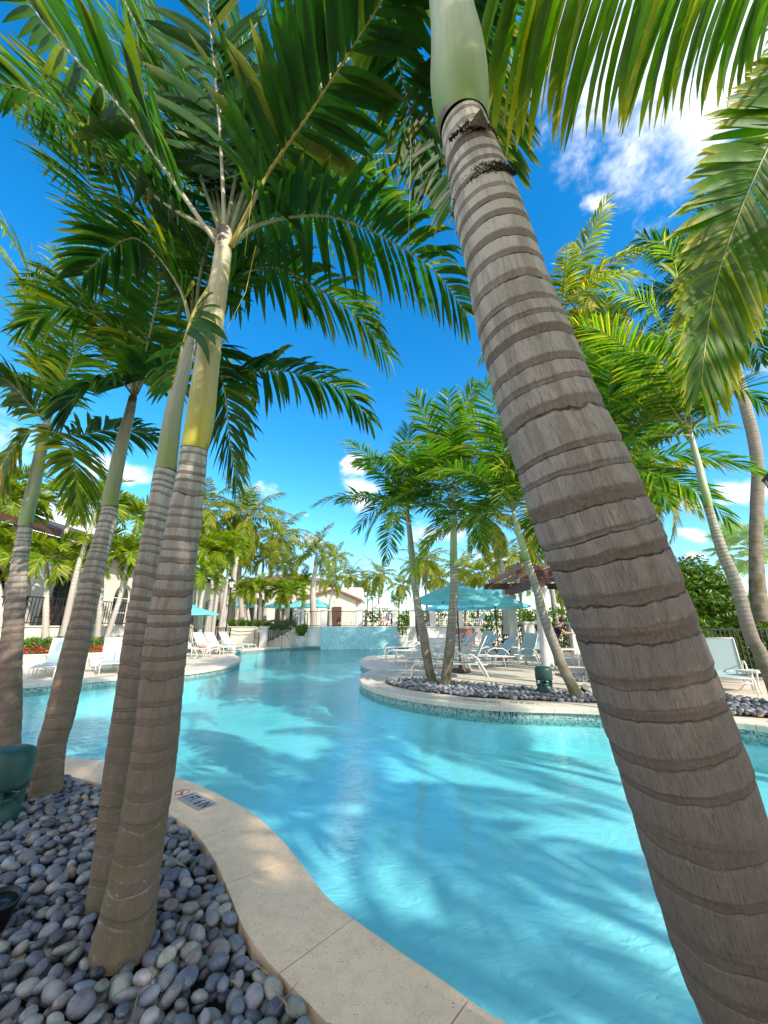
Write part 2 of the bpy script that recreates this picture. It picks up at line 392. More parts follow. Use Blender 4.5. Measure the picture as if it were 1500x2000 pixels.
# pool: water surface, plaster, mosaic band
def water_mat():
    m = bpy.data.materials.new('pool_water'); m.use_nodes = True
    nt = m.node_tree; nt.nodes.clear()
    out = nt.nodes.new('ShaderNodeOutputMaterial')
    co = worldco(nt)
    sp = nt.nodes.new('ShaderNodeSeparateXYZ'); nt.links.new(co, sp.inputs[0])
    far = nt.nodes.new('ShaderNodeMapRange'); nt.links.new(sp.outputs['Y'], far.inputs['Value'])
    far.inputs['From Min'].default_value = 2.0; far.inputs['From Max'].default_value = 9.0
    far.inputs['To Min'].default_value = 0.05; far.inputs['To Max'].default_value = 0.42
    n1 = noise(nt, vscale(nt, co, (1.0, 1.6, 1)), 4.5, 3, 0.5, 0.5)
    n2 = noise(nt, vscale(nt, co, (1.0, 1.5, 1)), 16, 2, 0.5, 0.6)
    h = math_n(nt, 'ADD', n1, math_n(nt, 'MULTIPLY', n2, 0.3))
    bp = nt.nodes.new('ShaderNodeBump'); bp.inputs['Distance'].default_value = 0.03
    nt.links.new(far.outputs[0], bp.inputs['Strength']); nt.links.new(h, bp.inputs['Height'])
    tr = nt.nodes.new('ShaderNodeBsdfTransparent')
    dp = nt.nodes.new('ShaderNodeMapRange'); nt.links.new(sp.outputs['Y'], dp.inputs['Value'])       # deeper away from the near edge
    dp.inputs['From Min'].default_value = 2.0; dp.inputs['From Max'].default_value = 11.0
    nt.links.new(mixc(nt, dp.outputs[0], (0.66, 0.93, 0.95), (0.42, 0.91, 0.95)), tr.inputs[0])
    gl = nt.nodes.new('ShaderNodeBsdfGlossy'); gl.inputs['Roughness'].default_value = 0.02
    nt.links.new(bp.outputs[0], gl.inputs['Normal'])
    fr = nt.nodes.new('ShaderNodeFresnel'); fr.inputs['IOR'].default_value = 1.46
    nt.links.new(bp.outputs[0], fr.inputs['Normal'])
    mx = nt.nodes.new('ShaderNodeMixShader')
    geo = nt.nodes.new('ShaderNodeNewGeometry')                      # seen from below the sheet lets the light straight through
    nt.links.new(math_n(nt, 'MULTIPLY', fr.outputs[0], math_n(nt, 'SUBTRACT', 1.0, geo.outputs['Backfacing'])), mx.inputs[0]); nt.links.new(tr.outputs[0], mx.inputs[1]); nt.links.new(gl.outputs[0], mx.inputs[2])
    nt.links.new(mx.outputs[0], out.inputs[0])
    return m
M['water'] = water_mat()
m, nt, b = new_mat('pool_plaster', (0.5, 0.75, 0.82), 0.8)
co = worldco(nt)
nt.links.new(mixc(nt, ramp(nt, noise(nt, co, 0.8, 5), [(0.35, 0.0), (0.65, 1.0)]), (0.38, 0.66, 0.69), (0.50, 0.75, 0.75)), b.inputs['Base Color'])
bump(nt, b, noise(nt, vscale(nt, co, (1, 1.7, 1)), 5, 4, 0.5, 1.2), 0.55, 0.03)
M['plaster_pool'] = m
def mosaic_mat():
    m, nt, b = new_mat('pool_mosaic', (0.2, 0.35, 0.35), 0.25)
    uv = attr(nt, 'muv')
    sn = nt.nodes.new('ShaderNodeVectorMath'); sn.operation = 'SCALE'; sn.inputs['Scale'].default_value = 38
    nt.links.new(uv, sn.inputs[0])
    fl = nt.nodes.new('ShaderNodeVectorMath'); fl.operation = 'FLOOR'; nt.links.new(sn.outputs[0], fl.inputs[0])
    wn_ = nt.nodes.new('ShaderNodeTexWhiteNoise'); wn_.noise_dimensions = '3D'; nt.links.new(fl.outputs[0], wn_.inputs['Vector'])
    col = ramp(nt, wn_.outputs['Value'], [(0.0, (0.05, 0.12, 0.13)), (0.2, (0.15, 0.26, 0.25)), (0.45, (0.27, 0.38, 0.33)), (0.8, (0.42, 0.48, 0.38))], 'CONSTANT')
    fr = nt.nodes.new('ShaderNodeVectorMath'); fr.operation = 'FRACTION'; nt.links.new(sn.outputs[0], fr.inputs[0])
    s3 = nt.nodes.new('ShaderNodeSeparateXYZ'); nt.links.new(fr.outputs[0], s3.inputs[0])
    g = math_n(nt, 'MAXIMUM', ramp(nt, s3.outputs[0], [(0.0, 1.0), (0.08, 0.0), (0.92, 0.0), (1.0, 1.0)]), ramp(nt, s3.outputs[1], [(0.0, 1.0), (0.08, 0.0), (0.92, 0.0), (1.0, 1.0)]))
    nt.links.new(mixc(nt, g, col, (0.4, 0.42, 0.38)), b.inputs['Base Color'])
    return m
M['mosaic'] = mosaic_mat()
def fall_mat():
    m, nt, b = new_mat('waterfall_sheet', (0.25, 0.5, 0.55), 0.15, 0, 0.6)
    co = worldco(nt)
    n = noise(nt, vscale(nt, co, (2.2, 1, 0.8)), 3.5, 7, 0.7, 1.4)
    nt.links.new(ramp(nt, n, [(0.3, (0.20, 0.48, 0.52)), (0.5, (0.30, 0.58, 0.60)), (0.66, (0.48, 0.72, 0.72)), (0.75, (0.8, 0.88, 0.88))]), b.inputs['Base Color'])
    bump(nt, b, n, 0.6, 0.05)
    return m
M['fall'] = fall_mat()

# ------------------------------------------------------------------ mesh helpers
class MB:
    def __init__(s): s.v = []; s.f = []; s.smooth = []
    def add(s, vs, fs, smooth=False):
        n = len(s.v); s.v += [tuple(x) for x in vs]
        s.f += [tuple(i + n for i in f) for f in fs]; s.smooth += [smooth] * len(fs)
        return s
    def box(s, c, d, rz=0.0, tilt=None):
        cx, cy, cz = c; dx, dy, dz = d[0] / 2, d[1] / 2, d[2] / 2
        m = Matrix.Rotation(rz, 3, 'Z')
        if tilt is not None: m = m @ tilt
        vs = []
        for z in (-dz, dz):
            for x, y in ((-dx, -dy), (dx, -dy), (dx, dy), (-dx, dy)):
                p = m @ Vector((x, y, z)); vs.append((p.x + cx, p.y + cy, p.z + cz))
        return s.add(vs, [(3, 2, 1, 0), (4, 5, 6, 7), (0, 1, 5, 4), (1, 2, 6, 5), (2, 3, 7, 6), (3, 0, 4, 7)])
    def tube(s, pts, r, n=8, cap=True, smooth=True):
        pts = [Vector(p) for p in pts]
        rs = r if isinstance(r, (list, tuple)) else [r] * len(pts)
        T = []
        for i in range(len(pts)):
            a = pts[max(i - 1, 0)]; b_ = pts[min(i + 1, len(pts) - 1)]
            T.append((b_ - a).normalized())
        u = T[0].orthogonal().normalized(); vs = []; fs = []
        for i, p in enumerate(pts):
            u = (u - T[i] * u.dot(T[i])).normalized(); w = T[i].cross(u)
            for k in range(n):
                a = 2 * PI * k / n; vs.append(p + (u * math.cos(a) + w * math.sin(a)) * rs[i])
        for i in range(len(pts) - 1):
            for k in range(n):
                k2 = (k + 1) % n; fs.append((i * n + k, i * n + k2, (i + 1) * n + k2, (i + 1) * n + k))
        s.add(vs, fs, smooth)
        if cap:
            L = len(s.v) - len(vs)
            s.f.append(tuple(L + k for k in reversed(range(n)))); s.smooth.append(False)
            s.f.append(tuple(L + (len(pts) - 1) * n + k for k in range(n))); s.smooth.append(False)
        return s
    def lathe(s, prof, c=(0, 0, 0), n=16, smooth=True, sx=1, sy=1):
        vs = []; fs = []
        for r, z in prof:
            for k in range(n):
                a = 2 * PI * k / n; vs.append((c[0] + r * sx * math.cos(a), c[1] + r * sy * math.sin(a), c[2] + z))
        for i in range(len(prof) - 1):
            for k in range(n):
                k2 = (k + 1) % n; fs.append((i * n + k, i * n + k2, (i + 1) * n + k2, (i + 1) * n + k))
        s.add(vs, fs, smooth)
        L = len(s.v) - len(vs)
        s.f.append(tuple(L + k for k in reversed(range(n)))); s.smooth.append(False)
        s.f.append(tuple(L + (len(prof) - 1) * n + k for k in range(n))); s.smooth.append(False)
        return s
    def prism(s, poly, z0, z1):
        n = len(poly)
        vs = [(p[0], p[1], z0) for p in poly] + [(p[0], p[1], z1) for p in poly]
        tri = tessellate_polygon([[Vector((p[0], p[1], 0)) for p in poly]])
        area = sum(poly[i][0] * poly[(i + 1) % n][1] - poly[(i + 1) % n][0] * poly[i][1] for i in range(n))
        fs = []
        for t in tri:
            a, b_, c_ = [Vector((*poly[i][:2], 0)) for i in t]
            t = t if (b_ - a).cross(c_ - a).z > 0 else t[::-1]
            fs.append(tuple(i + n for i in t)); fs.append(tuple(reversed(t)))
        for i in range(n):
            j = (i + 1) % n
            fs.append((i, j, j + n, i + n) if area > 0 else (j, i, i + n, j + n))
        return s.add(vs, fs)
    def mesh(s, name):
        me = bpy.data.meshes.new(name); me.from_pydata(s.v, [], s.f)
        me.polygons.foreach_set('use_smooth', s.smooth)
        return me

def link(o, parent=None):
    C.objects.link(o)
    if parent is not None: o.parent = parent
    return o
def obj(name, mb, mat, parent=None, kind=None, label=None):
    me = mb.mesh(name) if isinstance(mb, MB) else mb
    if mat is not None and not me.materials: me.materials.append(mat if not isinstance(mat, str) else M[mat])
    o = bpy.data.objects.new(name, me)
    if kind: o['kind'] = kind
    if label: o['label'] = label
    return link(o, parent)
def tag(o, label, cat, group=None):
    o['label'] = label; o['category'] = cat
    if group: o['group'] = group
    return o
def thing(name, label, cat, loc=(0, 0, 0), rz=0.0, group=None):
    o = bpy.data.objects.new(name, None); o.empty_display_size = 0.1
    C.objects.link(o); o.location = loc; o.rotation_euler = (0, 0, rz)
    return tag(o, label, cat, group)
def dup(root, loc, rz=0.0, label=None, group=None, scale=1.0, z=None):
    r = root.copy(); C.objects.link(r); r.location = loc; r.rotation_euler = (0, 0, rz); r.scale = (scale,) * 3
    if label: r['label'] = label
    if group: r['group'] = group
    for ch in list(root.children):
        c = ch.copy(); C.objects.link(c); c.parent = r
        for g in list(ch.children):
            d = g.copy(); C.objects.link(d); d.parent = c
    return r
def catmull(pts, n):
    """n points along a smooth curve through pts (rows of numbers)"""
    P = np.array(pts, float)
    if len(P) == 2:
        t = np.linspace(0, 1, n)[:, None]; return P[0] * (1 - t) + P[1] * t
    P = np.vstack([2 * P[0] - P[1], P, 2 * P[-1] - P[-2]])
    k = len(P) - 3; out = []
    for x in np.linspace(0, k, n):
        i = min(int(x), k - 1); t = x - i
        a, b_, c_, d = P[i], P[i + 1], P[i + 2], P[i + 3]
        out.append(0.5 * (2 * b_ + (c_ - a) * t + (2 * a - 5 * b_ + 4 * c_ - d) * t * t + (3 * b_ - a - 3 * c_ + d) * t ** 3))
    return np.array(out)
def np_mesh(name, V, F, col=None, smooth=False, mat=None):
    """mesh of quads (or tris) from numpy arrays"""
    me = bpy.data.meshes.new(name)
    k = F.shape[1]
    me.vertices.add(len(V)); me.vertices.foreach_set('co', np.ascontiguousarray(V, dtype=np.float32).ravel())
    me.loops.add(F.size); me.loops.foreach_set('vertex_index', F.astype(np.int32).ravel())
    me.polygons.add(len(F)); me.polygons.foreach_set('loop_start', np.arange(0, F.size, k, dtype=np.int32))
    me.polygons.foreach_set('loop_total', np.full(len(F), k, dtype=np.int32))
    me.polygons.foreach_set('use_smooth', np.full(len(F), smooth, dtype=bool))
    me.update(calc_edges=True)
    if col is not None:
        a = me.color_attributes.new('col', 'FLOAT_COLOR', 'POINT')
        c4 = np.ones((len(V), 4), np.float32); c4[:, :3] = col
        a.data.foreach_set('color', c4.ravel())
    if mat is not None: me.materials.append(M[mat] if isinstance(mat, str) else mat)
    return me

# ------------------------------------------------------------------ palms
def norm(a):
    return a / np.maximum(np.linalg.norm(a, axis=-1, keepdims=True), 1e-9)

def stem_mesh(name, pts, rad, mat, ringsp=None, nu=16, dv=0.03, amp=0.03, base=None, tilt=0.0, seed=0, flare=0.0):
    """ringed palm stem along pts with radius rad; ringsp = (spacing at the foot, spacing at the top)"""
    rng = np.random.default_rng(seed)
    P0 = catmull(pts, 60); seg = np.linalg.norm(np.diff(P0, axis=0), axis=1); L = seg.sum()
    nv = max(4, int(L / dv)); s_all = np.concatenate([[0], np.cumsum(seg)])
    s = np.linspace(0, L, nv)
    P = np.stack([np.interp(s, s_all, P0[:, k]) for k in range(3)], 1)
    cr = catmull([[r] for r in rad], 60)[:, 0]
    r = np.interp(s, s_all, cr)
    r = r * (1 + flare * np.exp(-s / 0.16))
    T = norm(np.gradient(P, axis=0))
    U = np.zeros_like(P); u = np.array([1.0, 0.0, 0.0])
    for i in range(nv):
        u = u - T[i] * (u @ T[i]); u /= np.linalg.norm(u); U[i] = u
    W = np.cross(T, U)
    if ringsp:
        sp = ringsp[0] + (ringsp[1] - ringsp[0]) * np.clip(s / L, 0, 1) ** 0.8
        ring = np.cumsum((s[1] - s[0]) / sp * (1 + 0.30 * np.sin(s * 7 + seed) * np.sin(s * 19 + 2 * seed) + 0.28 * np.sin(s * 31 + 3 * seed)))
    else:
        ring = np.zeros(nv)
    phi = np.linspace(0, 2 * PI, nu, endpoint=False)
    cph, sph = np.cos(phi), np.sin(phi)
    ring2 = ring[:, None] + tilt * np.cos(phi - 1.0 + seed)[None, :] + 0.07 * np.sin(2 * phi + seed)[None, :]
    f = np.mod(ring2, 1.0)
    prof = np.where(f < 0.25, -0.9 + f * 3.2, 0.35 - (f - 0.25) * 0.75) if ringsp else 0 * f
    wig = 0.012 * np.sin(3 * phi[None, :] + 5 * s[:, None] + seed) + 0.01 * np.sin(11 * s)[:, None]
    rr = r[:, None] * (1 + amp * prof + wig)
    V = P[:, None, :] + rr[..., None] * (U[:, None, :] * cph[None, :, None] + W[:, None, :] * sph[None, :, None])
    tcv = np.stack([r[:, None] * cph[None, :], r[:, None] * sph[None, :], np.repeat(s[:, None], nu, 1)], -1)
    V = V.reshape(-1, 3)
    if base is not None: V = V - np.array(base)
    i = np.arange(nv - 1)[:, None] * nu; k = np.arange(nu)[None, :]; k2 = (k + 1) % nu
    F = np.stack([i + k, i + k2, i + nu + k2, i + nu + k], -1).reshape(-1, 4)
    me = np_mesh(name, V, F, smooth=True, mat=mat)
    a = me.attributes.new('tc', 'FLOAT_VECTOR', 'POINT'); a.data.foreach_set('vector', tcv.astype(np.float32).ravel())
    a = me.attributes.new('ring', 'FLOAT', 'POINT'); a.data.foreach_set('value', ring2.astype(np.float32).ravel())
    a = me.attributes.new('hgt', 'FLOAT', 'POINT'); a.data.foreach_set('value', np.repeat(s / L, nu).astype(np.float32))
    return me, P[-1], T[-1]

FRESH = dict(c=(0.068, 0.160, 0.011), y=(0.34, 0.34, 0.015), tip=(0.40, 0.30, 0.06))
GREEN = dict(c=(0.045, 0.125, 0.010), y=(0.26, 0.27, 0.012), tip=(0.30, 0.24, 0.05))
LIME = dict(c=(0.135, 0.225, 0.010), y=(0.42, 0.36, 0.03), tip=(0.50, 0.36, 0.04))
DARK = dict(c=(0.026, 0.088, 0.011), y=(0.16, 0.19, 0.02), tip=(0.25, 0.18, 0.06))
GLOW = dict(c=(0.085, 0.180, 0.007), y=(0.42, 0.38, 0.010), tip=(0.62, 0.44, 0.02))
OLIVE = dict(c=(0.125, 0.180, 0.014), y=(0.45, 0.34, 0.05), tip=(0.42, 0.28, 0.07))
SILVER = dict(c=(0.36, 0.44, 0.40), y=(0.3, 0.36, 0.28), tip=(0.4, 0.4, 0.3))

def leaflets(path, L, n, w, K=4, fold=True, vee=0.15, a0=75, a1=30, droop=0.5, pal=GREEN, s0=0.14, rng=None, yellow=0.1,
             side_up=None, plume=0, jit=0.10, tipw=0.5, sides=(-1, 1), gone=0.03, tipbrown=0.25, profile=None):
    """arrays of leaflets along a frond's midrib: verts (m, K+1, c, 3), colours"""
    P0 = np.array(path, float); seg = np.linalg.norm(np.diff(P0, axis=0), axis=1); cum = np.concatenate([[0], np.cumsum(seg)]); tot = cum[-1]
    T0 = norm(np.gradient(P0, axis=0))
    up = np.array([0, 0, 1.0]) if side_up is None else np.array(side_up, float)
    s = np.repeat(np.linspace(s0, 0.985, n), len(sides)) + rng.uniform(-0.3, 0.3, n * len(sides)) / n
    sd = np.tile(np.array(sides, float), n)
    keep = rng.random(len(s)) > gone; s, sd = s[keep], sd[keep]; m = len(s)
    O = np.stack([np.interp(s * tot, cum, P0[:, k]) for k in range(3)], 1)
    T = norm(np.stack([np.interp(s * tot, cum, T0[:, k]) for k in range(3)], 1))
    Sv = norm(np.cross(T, np.broadcast_to(up, T.shape)) + 1e-6)
    N = norm(np.cross(Sv, T))
    q = (s - s0) / (1 - s0)
    ang = np.radians(a0 + (a1 - a0) * q ** 1.2) + rng.normal(0, jit, m)
    if plume: v = rng.uniform(-1.1, 1.1, m) * plume + vee
    else: v = vee + rng.normal(0, jit, m)
    side = Sv * (sd * np.cos(v))[:, None] + N * np.sin(v)[:, None]
    D = norm(T * np.cos(ang)[:, None] + side * np.sin(ang)[:, None])
    prof = np.clip(np.interp(q, [0, 0.12, 0.35, 0.7, 0.9, 1.0], profile or [0.62, 0.85, 1.0, 0.85, 0.6, 0.42]), 0, 1)
    Ls = L * prof * rng.uniform(0.9, 1.08, m)
    ws = w * np.interp(q, [0, 0.3, 1], [0.85, 1.0, tipw]) * rng.uniform(0.85, 1.12, m)
    wd = norm(T - D * np.sum(T * D, 1)[:, None])
    Nn = np.cross(D, wd); tw = rng.normal(0, 0.28, m)
    wprof = np.interp(np.linspace(0, 1, K + 1), [0, 0.12, 0.4, 0.75, 1.0], [0.35, 0.85, 1.0, 0.72, 0.04])
    cc = 3 if fold else 2
    V = np.zeros((m, K + 1, cc, 3)); p = O.copy(); d = D.copy()
    dr = droop * rng.uniform(0.6, 1.4, m)
    for k in range(K + 1):
        wv = norm(wd - d * np.sum(wd * d, 1)[:, None]); nn = np.cross(d, wv)
        wv2 = wv * np.cos(tw)[:, None] + nn * np.sin(tw)[:, None]
        hw = (ws * wprof[k] * 0.5)[:, None]
        V[:, k, 0] = p - wv2 * hw; V[:, k, -1] = p + wv2 * hw
        if fold: V[:, k, 1] = p - np.cross(d, wv2) * hw * 0.30
        d = norm(d + np.array([0, 0, -1.0]) * (dr * 1.7 * (k + 1) / K / K)[:, None])
        p = p + d * (Ls / K)[:, None]
    base = np.array(pal['c']) * rng.uniform(0.75, 1.25, (m, 1)) * np.array([1, 1, 1])
    yl = (rng.random(m) < yellow)[:, None] * rng.uniform(0.3, 1.0, (m, 1))
    base = base * (1 - yl) + np.array(pal['y']) * yl
    col = np.repeat(base[:, None, :], K + 1, 1)
    tb = (rng.random(m) < tipbrown)[:, None] * 0.8
    col[:, -1] = col[:, -1] * (1 - tb) + np.array(pal['tip']) * tb
    if K > 3: col[:, -2] = col[:, -2] * (1 - 0.35 * tb) + np.array(pal['tip']) * 0.35 * tb
    col = np.repeat(col[:, :, None, :], cc, 2)
    return V, col

def leaf_faces(m, K, cc):
    b = np.arange(m)[:, None, None] * ((K + 1) * cc); k = np.arange(K)[None, :, None] * cc; j = np.arange(cc - 1)[None, None, :]
    a = b + k + j
    return np.stack([a, a + 1, a + cc + 1, a + cc], -1).reshape(-1, 4)

def rachis_mb(path, r0, r1, n=6):
    mb = MB(); k = len(path); mb.tube([tuple(p) for p in path], [r0 + (r1 - r0) * (i / (k - 1)) ** 0.7 for i in range(k)], n); return mb

def frond(parent, path, base, L=0.6, n=40, w=0.05, r0=0.016, r1=0.004, separate=False, rmat='rachis', seed=0, nseg=6, **kw):
    """a frond = leaflet mesh with the midrib as its sub-part; or, when near, midrib with every leaflet as its own sub-part"""
    rng = np.random.default_rng(seed); kw.setdefault('K', 4)
    P = np.array(path) - np.array(base)
    V, col = leaflets(P, L, n, w, rng=rng, **kw)
    m, K1, cc, _ = V.shape
    rb = rachis_mb(P, r0, r1, nseg)
    if separate:
        fr = obj('frond', rb, rmat, parent)
        F = leaf_faces(1, K1 - 1, cc)
        for i in range(m):
            me = np_mesh('leaflet', V[i].reshape(-1, 3), F, col[i].reshape(-1, 3), True, 'leaf')
            link(bpy.data.objects.new('leaflet', me), fr)
        return fr
    fr = obj('frond', rb, rmat, parent)
    me = np_mesh('foliage', V.reshape(-1, 3), leaf_faces(m, K1 - 1, cc), col.reshape(-1, 3), True, 'leaf')
    link(bpy.data.objects.new('foliage', me), fr)
    return fr

def arc(p0, az, el, length, bend, n=14, power=1.3, twist=0.0):
    """midrib leaving p0 at azimuth az, elevation el (radians) and bending down by `bend` radians"""
    p = np.array(p0, float); out = [p.copy()]
    for i in range(n):
        s = (i + 0.5) / n; e = el - bend * s ** power; a = az + twist * s
        p = p + length / n * np.array([math.cos(e) * math.cos(a), math.cos(e) * math.sin(a), math.sin(e)])
        out.append(p.copy())
    return np.array(out)

def px_path(pts, n=16):
    """[(px, py, Y)] -> smooth 3D path"""
    return catmull([tuple(at(*p)) for p in pts], n)

def palm_px(name, label, group, trunk, Y0, Y1, shaft=None, tmat='trunk_near', smat='shaft_green', ringsp=(0.12, 0.07), nu=24, dv=0.01,
            tilt=0.25, seed=0, amp=0.03, flare=0.25, cat='palm tree', straight=False):
    """palm whose stem passes through measured points (px, py, width px); the world Y runs from Y0 at the ground to Y1"""
    def conv(lst, tail=None):
        pts, rad = [], []
        for i, (x, y, w) in enumerate(lst):
            t = (allp[0][1] - y) / max(allp[0][1] - allp[-1][1], 1)
            Y = Y0 + (Y1 - Y0) * t
            a1, a2 = math.atan((x - w / 2 - 750) / FOC), math.atan((x + w / 2 - 750) / FOC)
            ac, be = (a1 + a2) / 2, (a2 - a1) / 2
            p = at(750 + FOC * math.tan(ac), y, Y); j0 = max(i - 1, 0); j1 = min(i + 1, len(lst) - 1)
            ex, ey = lst[j1][0] - lst[j0][0], lst[j1][1] - lst[j0][1]
            ct = abs(ey) / math.hypot(ex, ey)
            pts.append(tuple(p)); rad.append(math.sin(be) * ct * depth(p) / math.cos(ac))
        return pts, rad
    allp = trunk + (shaft or [])
    tp, tr = conv(trunk)
    base = tp[0]
    root = thing(name, label, cat, base, 0, group)
    me, end, T = stem_mesh('trunk', tp, tr, tmat, ringsp, nu, dv, amp, base, tilt, seed, flare)
    link(bpy.data.objects.new('trunk', me), root)
    if shaft:
        sp, sr = conv([trunk[-1]] + shaft)
        sr[0] = (sr[0] + sr[1]) / 2 if False else sr[0] * 1.03
        me, end, T = stem_mesh('crownshaft', sp, sr, smat, None, nu, 0.03, 0, base, 0, seed)
        link(bpy.data.objects.new('crownshaft', me), root)
    return root, np.array(base), np.array(end)

def crown(root, base, top, n, length, L, w, nl, el=(75, -25), bend=(0.6, 1.6), pal=GREEN, seed=0, az0=0.0, skip=None, r0=0.014, **kw):
    """ring of fronds round the growing point, young ones upright, old ones hanging"""
    rng = np.random.default_rng(seed + 100)
    for i in range(n):
        t = i / max(n - 1, 1)
        az = az0 + i * 2.39996 + rng.uniform(-0.2, 0.2)
        if skip and skip(az % (2 * PI), t): continue
        e = R(el[0] + (el[1] - el[0]) * t + rng.uniform(-6, 6)); bd = bend[0] + (bend[1] - bend[0]) * t
        ln = length * rng.uniform(0.85, 1.08)
        kk = dict(kw)
        kk.setdefault('droop', 0.35 + 0.35 * t)
        p = pal
        frond(root, arc(top, az, e, ln, bd * rng.uniform(0.85, 1.15), twist=rng.uniform(-0.25, 0.25)), base, L, nl, w, r0=r0, seed=seed * 50 + i, pal=p, **kk)

# ------------------------------------------------------------------ pool, deck, beds
near_edge = [(4.6, 2.35), (3.2, 1.85), (2.2, 1.55), (1.4, 1.46), (0.85, 1.60)] + [tuple(G(*p)[:2]) for p in
    [(980, 2000), (870, 1925), (760, 1850), (640, 1760), (590, 1697), (545, 1640), (500, 1597), (467, 1575), (400, 1541), (337, 1517), (217, 1490), (118, 1479), (30, 1473), (-90, 1471)]]
left_edge = [(-6.3, 4.8), (-8.3, 5.3), (-10.2, 6.3), (-10.8, 8.0), (-10.0, 9.2)] + [tuple(G(*p)[:2]) for p in
    [(43, 1337), (130, 1330), (233, 1322), (358, 1313), (430, 1303), (460, 1294), (470, 1287), (457, 1278)]]
back_edge = [tuple(G(*p)[:2]) for p in [(453, 1275), (468, 1270), (510, 1266.5), (550, 1264), (590, 1262), (628, 1261.5), (777, 1261.5), (812, 1265), (818, 1275), (780, 1279),
    (743, 1280), (716, 1283), (705, 1290), (710, 1298), (728, 1304)]]
isl_edge = [tuple(G(*p)[:2]) for p in [(742, 1306), (717, 1312), (704, 1322), (706, 1331), (716, 1338), (747, 1349), (813, 1362), (913, 1374), (1013, 1380), (1153, 1384),
    (1300, 1396), (1465, 1413), (1520, 1421)]] + [(6.6, 5.6), (7.3, 4.9), (7.2, 3.9), (6.2, 3.0)]

def resample(pts, step):
    P = catmull([(*p, 0) for p in pts], max(8, len(pts) * 14))[:, :2]
    seg = np.linalg.norm(np.diff(P, axis=0), axis=1); cum = np.concatenate([[0], np.cumsum(seg)])
    k = max(2, int(round(cum[-1] / step))); s = np.linspace(0, cum[-1], k + 1)
    return np.stack([np.interp(s, cum, P[:, 0]), np.interp(s, cum, P[:, 1])], 1)
near_s = resample(near_edge, 0.08)
rest = np.vstack([resample(left_edge, 0.2), resample(back_edge[:9], 0.4), resample(back_edge[8:], 0.2), resample(isl_edge, 0.15)])
outline = np.vstack([near_s, rest])                                  # clockwise seen from above
keep = [0]
for i in range(1, len(outline)):
    if np.linalg.norm(outline[i] - outline[keep[-1]]) > 0.03: keep.append(i)
outline = outline[keep]
n_near = len([k for k in keep if k < len(near_s)])
OL = len(outline)
WZ = -0.19                                                           # water level
def offset(poly, d, closed=True):
    P = np.array(poly); T = norm(np.roll(P, -1, 0) - np.roll(P, 1, 0))
    if not closed:
        T[0] = norm(P[1] - P[0]); T[-1] = norm(P[-1] - P[-2])
    area = 0.5 * np.sum(outline[:, 0] * np.roll(outline[:, 1], -1) - np.roll(outline[:, 0], -1) * outline[:, 1])
    s = 1.0 if area > 0 else -1.0                                    # outward = right of travel for CCW
    Nn = np.stack([T[:, 1], -T[:, 0]], 1) * s
    return P + Nn * d

def tess(name, outer, holes, z, mat, kind='structure'):
    polys = [[Vector((x, y, 0)) for x, y in outer]] + [[Vector((x, y, 0)) for x, y in h] for h in holes]
    allv = [(p.x, p.y, z) for q in polys for p in q]
    tri = tessellate_polygon(polys)
    fs = []
    for t in tri:
        a, b_, c_ = [Vector(allv[i]) for i in t]
        fs.append(tuple(t) if (b_ - a).cross(c_ - a).z > 0 else tuple(reversed(t)))
    mb = MB(); mb.add(allv, fs)
    return obj(name, mb, mat, None, kind)

wide = offset(outline, 0.06)
tess('pool_water', wide, [], WZ, 'water')
# pool basin: floor a shallow bowl that falls away from the near edge
def basin_z(x, y): return WZ - 0.42 - 0.5 * min(max((y - 6) / 12, 0), 1)
mb = MB(); xs = np.arange(-13, 10, 0.5); ys = np.arange(-0.5, 31, 0.5)
mb.add([(x, y, basin_z(x, y)) for y in ys for x in xs], [(j * len(xs) + i, j * len(xs) + i + 1, (j + 1) * len(xs) + i + 1, (j + 1) * len(xs) + i) for j in range(len(ys) - 1) for i in range(len(xs) - 1)], True)
obj('pool_floor', mb, 'plaster_pool', None, 'structure')
wall_line = offset(outline, 0.02)
def strip(name, line, z0, z1, mat, parent=None, kind=None, uvs=False):
    n = len(line); vs = []; fs = []
    for x, y in line: vs += [(x, y, z0), (x, y, z1)]
    for i in range(n):
        j = (i + 1) % n; fs.append((2 * i, 2 * i + 1, 2 * j + 1, 2 * j))
    mb = MB(); mb.add(vs, fs); o = obj(name, mb, mat, parent, kind)
    cum = np.concatenate([[0], np.cumsum(np.linalg.norm(np.diff(line, axis=0), axis=1))])
    a = o.data.attributes.new('muv', 'FLOAT_VECTOR', 'POINT')
    a.data.foreach_set('vector', np.array([(c, z, 0) for c in cum for z in (z0, z1)], np.float32).ravel())
    return o
pw = strip('pool_wall', wall_line, -1.4, WZ - 0.10, 'plaster_pool', None, 'structure')
strip('mosaic_band', offset(outline, 0.022), WZ - 0.10, -0.05, 'mosaic', pw)

# the deck: one sheet to the horizon with a hole for the pool and the near bed
hole = [tuple(p) for p in offset(outline, 0.10)[n_near - 2:]]
bed_out = [(5.4, 2.6), (5.4, -3.0), (-9.0, -3.0), (-9.0, 4.4)]
while hole[0][0] > -7.8: hole.pop(0)
hole_ring = bed_out + hole
deck = tess('deck', [(-400, -300), (400, -300), (400, 900), (-400, 900)], [hole_ring], -0.004, 'deck')
bed_poly = [tuple(p) for p in offset(near_s, 0.30, False)][2:-2]
tess('bed_soil', bed_poly + [(-6.3, 4.5), (-8.2, 4.95), (-9.05, 4.6), (-9.05, -3.05), (5.45, -3.05), (5.45, 2.55)], [], -0.085, 'soil')

